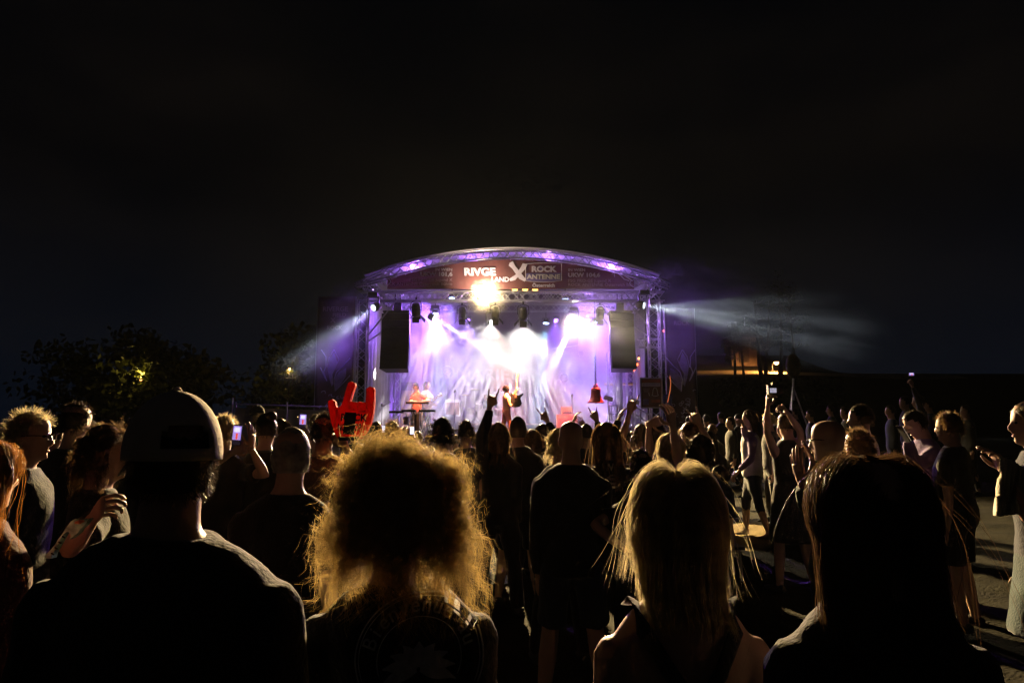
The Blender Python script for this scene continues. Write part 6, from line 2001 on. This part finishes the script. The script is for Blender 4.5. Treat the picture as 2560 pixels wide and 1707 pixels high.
# trees: tapered trunk, limbs, crown of many small leaves
m_bark = mat('bark', (0.06, 0.045, 0.03), .9, bump=.6, bscale=20)
m_leaf = [mat('leaf_dark', (0.040, 0.050, 0.016), .6, var=.5, scale=1.5, transl=.3), mat('leaf_olive', (0.055, 0.06, 0.018), .6, var=.5, scale=1.5, transl=.3)]
def tree(label, x, y, h, r, seed, nleaf=5200, group='trees round the meadow', leaf=.42, z0=None):
    rng = np.random.default_rng(seed)
    gz = ground_z(x, y) if z0 is None else z0
    t = thing('tree', label, 'tree', (x, y, gz), group)
    mb = MB()
    lean = rng.normal(0, .04, 2)
    def tp(f): return Vector((x + lean[0] * h * f + .1 * math.sin(f * 5 + seed), y + lean[1] * h * f, gz + h * f))
    mb.tube([tp(f) for f in (0, .02, .15, .35, .55, .8)], [h * .034, h * .024, h * .019, h * .015, h * .010, h * .003], 8)
    clumps = []
    for k in range(17):
        f = rng.uniform(.22, .82); a = rng.uniform(0, 6.28); L = r * rng.uniform(.5, 1.0) * (1.15 - f * .5)
        p0 = tp(f); p1 = p0 + Vector((math.cos(a) * L, math.sin(a) * L, L * rng.uniform(.15, .7)))
        mid_ = p0.lerp(p1, .5) + Vector((0, 0, -.06 * L))
        mb.tube([p0, mid_, p1], [h * .008, h * .005, h * .0015], 5)
        clumps.append((p1, r * rng.uniform(.34, .55))); clumps.append((mid_ + Vector((0, 0, .2)), r * rng.uniform(.18, .3)))
    clumps.append((tp(.92), r * .42))
    mb.build('trunk', m_bark, t, True)
    n = nleaf
    ci = rng.integers(0, len(clumps), n)
    C = np.array([tuple(c[0]) for c in clumps])[ci]; RR = np.array([c[1] for c in clumps])[ci]
    d = rng.normal(size=(n, 3)); d /= np.linalg.norm(d, axis=1, keepdims=True)
    P = C + d * (RR * rng.uniform(.35, 1.05, n))[:, None] * np.array([1, 1, .75])
    u = rng.normal(size=(n, 3)); u /= np.linalg.norm(u, axis=1, keepdims=True)
    v = np.cross(u, rng.normal(size=(n, 3))); v /= np.linalg.norm(v, axis=1, keepdims=True)
    s = leaf * rng.uniform(.5, 1.2, (n, 1))
    V = np.stack([P - u * s * .5, P + v * s * .28, P + u * s * .5, P - v * s * .28], 1).reshape(-1, 3)
    Q = np.arange(4 * n).reshape(-1, 4)
    o = np_quads('crown', V - np.array([x, y, gz]), Q, m_leaf[seed % 2], t)
    return t
trees = [(-24, 40, 6.5, 3.5, 'dark tree farthest left behind the lit leaves'), (-17.5, 36, 5.9, 3.2, 'dark tree left of the stage whose low leaves catch lamp light'), (-11.5, 38, 7.0, 3.5, 'dark tree behind the pale fence'), (-6.5, 34, 5.4, 2.7, 'dark tree just behind the keyboard side tower'),
         (-1, 42, 5.9, 3.2, 'dark tree straight behind the stage roof'), (5.5, 40, 5.9, 3.2, 'dark tree behind the bell side of the stage'), (8.6, 46, 5.0, 2.5, 'dark tree between the stage and the lamp-lit slope')]
for i, (x, y, h, r, lab) in enumerate(trees):
    tree(lab, x, y, h, r, 40 + i)
# lamp added in the left tree line to light the leaves
lp = at(352, 948, 35.4)
t = thing('leaf_lamp', 'small added lamp lighting leaves at the far left', 'street lamp', (lp.x, 35.4, 0))
strut('pole', t, (lp.x, 35.4, ground_z(lp.x, 35.4)), (lp.x, 35.4, lp.z), .04, m_black)
mb = MB(); mb.lathe([(.02, .2), (.14, .12), (.16, .06), (.02, .05)], (lp.x, 35.4, lp.z - .05), 12); mb.build('lamp_hood', m_black, t, True)
mb = MB(); mb.ell((lp.x, 35.4, lp.z - .03), (.06, .06, .06), 8, 6); mb.build('bulb', m_lenso, t, True)
def point(name, loc, w, col, rad, parent):
    ld = bpy.data.lights.new(name, 'POINT'); ld.energy = w; ld.color = col; ld.shadow_soft_size = rad
    o = bpy.data.objects.new(name, ld); COL.objects.link(o); o.parent = parent; o.matrix_basis = parent_inv(parent) @ Matrix.Translation(loc)
    return o
point('lamp_light', Vector((lp.x, 35.3, lp.z + .30)), 130, (1, .72, .12), .1, t)
# young tree whose leaves the lamp catches
lt = at(347, 920, 36.5)
tree('small tree with a clump of leaves lit yellow at the far left', lt.x, 36.5, lt.z * 1.05, 1.0, 77, 900, leaf=.15)
lt2 = at(738, 900, 33.0)
tree('small tree with a few lit leaves left of the petal banner', lt2.x, 33.0, lt2.z * 1.10, 1.1, 78, 500, leaf=.14)
lp2 = at(724, 925, 33.4)  # second added lamp, there to light the small tree's leaves
t = thing('leaf_lamp', 'small added lamp lighting a few leaves beside the keyboard side', 'street lamp', (lp2.x, 33.4, 0))
strut('pole', t, (lp2.x, 33.4, ground_z(lp2.x, 33.4)), (lp2.x, 33.4, lp2.z), .04, m_black)
mb = MB(); mb.ell((lp2.x, 33.4, lp2.z + .05), (.05, .05, .05), 8, 6); mb.build('bulb', m_lenso, t, True)
point('lamp_light', Vector((lp2.x, 33.3, lp2.z)), 90, (1, .6, .15), .1, t)
# sodium street lamp on the slope at the right
hl = at(1931, 909, 58.0)
gzh = ground_z(hl.x, 58.0)
t = thing('street_lamp', 'sodium street lamp shining on the slope at the right', 'street lamp', (hl.x, 58, gzh))
strut('pole', t, (hl.x, 58, gzh), (hl.x, 58, hl.z), .05, m_black)
strut('arm', t, (hl.x, 58, hl.z), (hl.x, 57.2, hl.z + .15), .035, m_black)
mb = MB(); mb.ell((hl.x, 57.1, hl.z), (.22, .22, .16), 12, 8); mb.build('bulb', mat('sodium_bulb', (1, .8, .5), .3, emit=(1, .50, .14), estr=14), t, True)
mb = MB(); mb.lathe([(.02, .22), (.2, .14), (.24, .04)], (hl.x, 57.1, hl.z), 12); mb.build('lamp_hood', m_black, t, True)
spot('lamp_light', Vector((hl.x, 56.95, hl.z - .12)), Vector((hl.x - 1, 58.5, hl.z - 3)), 5500, (1, .44, .11), 165, 0.4, .12, t)
# path on the slope
mb = MB(); vs, fs = [], []
for i in range(41):
    x = 13 + 22 * i / 40; yc = 55.5 + 1.6 * math.sin(i * .14)
    for j in range(7):
        y = yc - 2.2 + 4.4 * j / 6; vs.append((x, y, ground_z(x, y) + .03))
for i in range(40):
    for j in range(6):
        q = i * 7 + j; fs.append((q, q + 7, q + 8, q + 1))
mb.add(vs, fs); tag(mb.build('path', mat('gravel_path', (0.32, 0.26, 0.18), .9, var=.25, scale=3, bump=.4), None, True, fix=False), kind='structure')
# gate house with a lit wall beyond the path
hb = at(1858, 935, 62.0)
t = thing('gate_house', 'small lit house with a roof cross left of the street lamp', 'house', (hb.x, 62, ground_z(hb.x, 62)))
zb0 = ground_z(hb.x, 62) - .3
mb = MB(); mb.box((hb.x, 62, zb0 + 1.3), (2.6, 2.0, 2.6)); mb.build('wall', mat('plaster', (0.16, 0.11, 0.08), .9, var=.25, scale=2), t)
mb = MB(); mb.prism([(-1.6, 0), (1.6, 0), (0, 1.0)], (hb.x, 60.8, zb0 + 2.6), (1, 0, 0), (0, 0, 1), (0, 2.4, 0)); mb.build('roof', m_bark, t)
strut('finial', t, (hb.x, 61, zb0 + 3.5), (hb.x, 61, zb0 + 4.4), .05, m_print)
mb = MB(); mb.box((hb.x - .2, 60.98, zb0 + 1.3), (.9, .06, 2.0)); mb.build('door', m_bark, t)
for k, dx_ in enumerate((-.95, .8)):
    mb = MB(); mb.box((hb.x + dx_, 60.99, zb0 + 1.8), (.6, .04, .8)); mb.build('window', m_black, t)
for i, (px, y, h, r, lab) in enumerate(((1835, 53, 5.5, .9, 'thin tree silhouetted at the left of the lit slope'), (1860, 52, 5.0, .8, 'thin tree silhouetted before the gate house'), (1906, 52.5, 7.5, 1.3, 'trunk silhouetted just left of the street lamp'), (1917, 54, 7.5, 1.2, 'second trunk silhouetted left of the street lamp'), (1952, 54, 9.0, 1.6, 'tree with pale leaves right of the street lamp'), (1985, 51, 8, 1.7, 'tree silhouetted at the right of the lit slope'))):
    x = at(px, 930, y).x
    tree(lab, x, y, h, r, 90 + i, 700, 'trees on the lamp-lit slope', .16)
# dark hedge wall that hides the foot of the slope
for i, (p0, p1, y) in enumerate(((1790, 2100, 44.0),)):
    a, b = at(p0, 947, y), at(p1, 951, y)
    hdg = thing('hedge', 'long clipped hedge hiding the foot of the lit slope', 'hedge', ((a.x + b.x) / 2, y, ground_z(a.x, y)))
    rng = np.random.default_rng(5); n = 9000
    P = np.stack([rng.uniform(a.x, b.x, n), rng.uniform(y - .7, y + .7, n), np.zeros(n)], 1)
    P[:, 2] = np.array([ground_z(p[0], p[1]) for p in P]) * 0 + rng.uniform(0.2, 1, n) ** .7 * (a.z - 1.5) + 1.5
    u = rng.normal(size=(n, 3)); u /= np.linalg.norm(u, axis=1, keepdims=True); v = np.cross(u, rng.normal(size=(n, 3))); v /= np.linalg.norm(v, axis=1, keepdims=True)
    s = .22 * rng.uniform(.6, 1.3, (n, 1))
    V = np.stack([P - u * s * .5, P + v * s * .4, P + u * s * .5, P - v * s * .4], 1).reshape(-1, 3) - np.array(hdg.location)
    np_quads('crown', V, np.arange(4 * n).reshape(-1, 4), m_leaf[0], hdg)
    mb = MB(); mb.box(((a.x + b.x) / 2, y, (a.z + ground_z(a.x, y)) / 2 - .15), (b.x - a.x, 1.0, a.z - ground_z(a.x, y) - .3)); mb.build('trunk', m_leaf[0], hdg)
# tripod flood mast right of the lamp
tm = at(1988, 1010, 15.0)
t = thing('tripod_mast', 'tripod mast with a covered head before the lit slope', 'tripod', (tm.x, 15, ground_z(tm.x, 15)))
hd = at(1982, 955, 15.0)
for k in range(3):
    a = R(90 + 120 * k + 15); strut('leg', t, (tm.x + .55 * math.cos(a), 15 + .55 * math.sin(a), ground_z(tm.x, 15)), hd - Vector((0, 0, .1)), .018, m_alu)
strut('mast', t, hd - Vector((0, 0, .4)), at(1983, 900, 15), .022, m_alu)
mb = MB(); mb.ell(at(1983, 915, 15), (.16, .16, .28), 12, 8); mb.build('cover', C_BLACK, t, True)
# ================================================================== air: thin even haze, and the stage smoke
def volume_mat(name, density, aniso, color, noise=None, box=False, scl=(1, 1, 1)):
    m = bpy.data.materials.new(name)
    m.use_nodes = True
    n, l = m.node_tree.nodes, m.node_tree.links
    n.clear()
    out = n.new('ShaderNodeOutputMaterial')
    v = n.new('ShaderNodeVolumePrincipled')
    v.inputs['Color'].default_value = (*color, 1)
    v.inputs['Density'].default_value = density
    v.inputs['Anisotropy'].default_value = aniso
    l.new(v.outputs['Volume'], out.inputs['Volume'])
    if noise:
        sc, lo, hi, dlo, dhi, soft = noise
        tc = n.new('ShaderNodeTexCoord')
        no = n.new('ShaderNodeTexNoise')
        no.inputs['Scale'].default_value = sc
        no.inputs['Detail'].default_value = 4.0
        no.inputs['Roughness'].default_value = 0.6
        no.inputs['Distortion'].default_value = 0.6
        mp = n.new('ShaderNodeMapping'); mp.inputs['Scale'].default_value = scl
        l.new(tc.outputs['Object'], mp.inputs['Vector']); l.new(mp.outputs['Vector'], no.inputs['Vector'])
        mr = n.new('ShaderNodeMapRange')
        mr.interpolation_type = 'SMOOTHSTEP'
        mr.inputs['From Min'].default_value = lo
        mr.inputs['From Max'].default_value = hi
        mr.inputs['To Min'].default_value = dlo
        mr.inputs['To Max'].default_value = dhi
        l.new(no.outputs['Fac'], mr.inputs['Value'])
        # fade towards the puff's own rim
        gm = n.new('ShaderNodeVectorMath'); gm.operation = 'SUBTRACT'; gm.inputs[1].default_value = (0.5, 0.5, 0.5)
        l.new(tc.outputs['Generated'], gm.inputs[0])
        if box:
            ab = n.new('ShaderNodeVectorMath'); ab.operation = 'ABSOLUTE'
            l.new(gm.outputs[0], ab.inputs[0])
            sx = n.new('ShaderNodeSeparateXYZ'); l.new(ab.outputs[0], sx.inputs[0])
            m1 = n.new('ShaderNodeMath'); m1.operation = 'MAXIMUM'; l.new(sx.outputs[0], m1.inputs[0]); l.new(sx.outputs[1], m1.inputs[1])
            ln = n.new('ShaderNodeMath'); ln.operation = 'MAXIMUM'; l.new(m1.outputs[0], ln.inputs[0]); l.new(sx.outputs[2], ln.inputs[1])
        else:
            ln = n.new('ShaderNodeVectorMath'); ln.operation = 'LENGTH'
            l.new(gm.outputs[0], ln.inputs[0])
        fr = n.new('ShaderNodeMapRange'); fr.interpolation_type = 'SMOOTHSTEP'
        fr.inputs['From Min'].default_value = 0.5
        fr.inputs['From Max'].default_value = soft
        fr.inputs['To Min'].default_value = 0.0
        fr.inputs['To Max'].default_value = 1.0
        l.new(ln.outputs[0] if box else ln.outputs['Value'], fr.inputs['Value'])
        mu = n.new('ShaderNodeMath'); mu.operation = 'MULTIPLY'
        l.new(mr.outputs[0], mu.inputs[0]); l.new(fr.outputs[0], mu.inputs[1])
        l.new(mu.outputs[0], v.inputs['Density'])
    return m
mb = MB(); mb.box((0, 48, 9), (150, 130, 21)); 
hz = mb.build('haze', volume_mat('haze_air', HAZE, 0.35, (0.85, 0.92, 1.0)))
tag(hz, 'thin night haze filling the air over the meadow', 'haze', kind='stuff')
def puff(c, r, label, dens, sc=0.8, lo=0.36, hi=0.66, aniso=0.2, soft=0.1, rot=None, box=False, scl=(1, 1, 1), floor=0.1):
    mb = MB()
    if box: mb.box((0, 0, 0), (2 * r[0], 2 * r[1], 2 * r[2]))
    else: mb.ell((0, 0, 0), r, 20, 14)
    o = mb.build('smoke', volume_mat('smoke_air', 0, aniso, (0.93, 0.93, 0.96), (sc, lo, hi, dens * floor, dens, soft), box, scl))
    o.location = c
    if rot: o.rotation_euler = rot
    return tag(o, label, 'smoke', kind='stuff')
puff((0.0, 25.2, 4.05), (4.5, 2.4, 2.62), 'stage smoke drifting over the band', SMOKE, 0.7, box=True, soft=0.40, floor=0.3)
pc = at(1790, 806, 19.8)
puff(pc, (5.4, 2.4, 2.0), 'bank of smoke drifting off the bell side of the stage', SMOKE * 1.5, 0.75, 0.36, 0.72, soft=0.04, rot=(0, R(6), 0), scl=(0.5, 1, 1.6))
pc = at(842, 832, 20.3)
puff(pc, (2.6, 1.4, 1.5), 'wisp of smoke drifting off the keyboard side of the stage', SMOKE * 1.6, 1.1, 0.38, 0.68, soft=0.06, rot=(0, R(-30), 0), scl=(0.6, 1, 1.5))
puff(bp + Vector((0.1, -0.5, 0.1)), (3.0, 1.0, 1.5), 'thin smoke added round the blazing blinder lamp for its glow', 0.022, 1.2, 0.2, 0.7, aniso=0.45, soft=0.0)  # puff added to spread a glare round the lamp
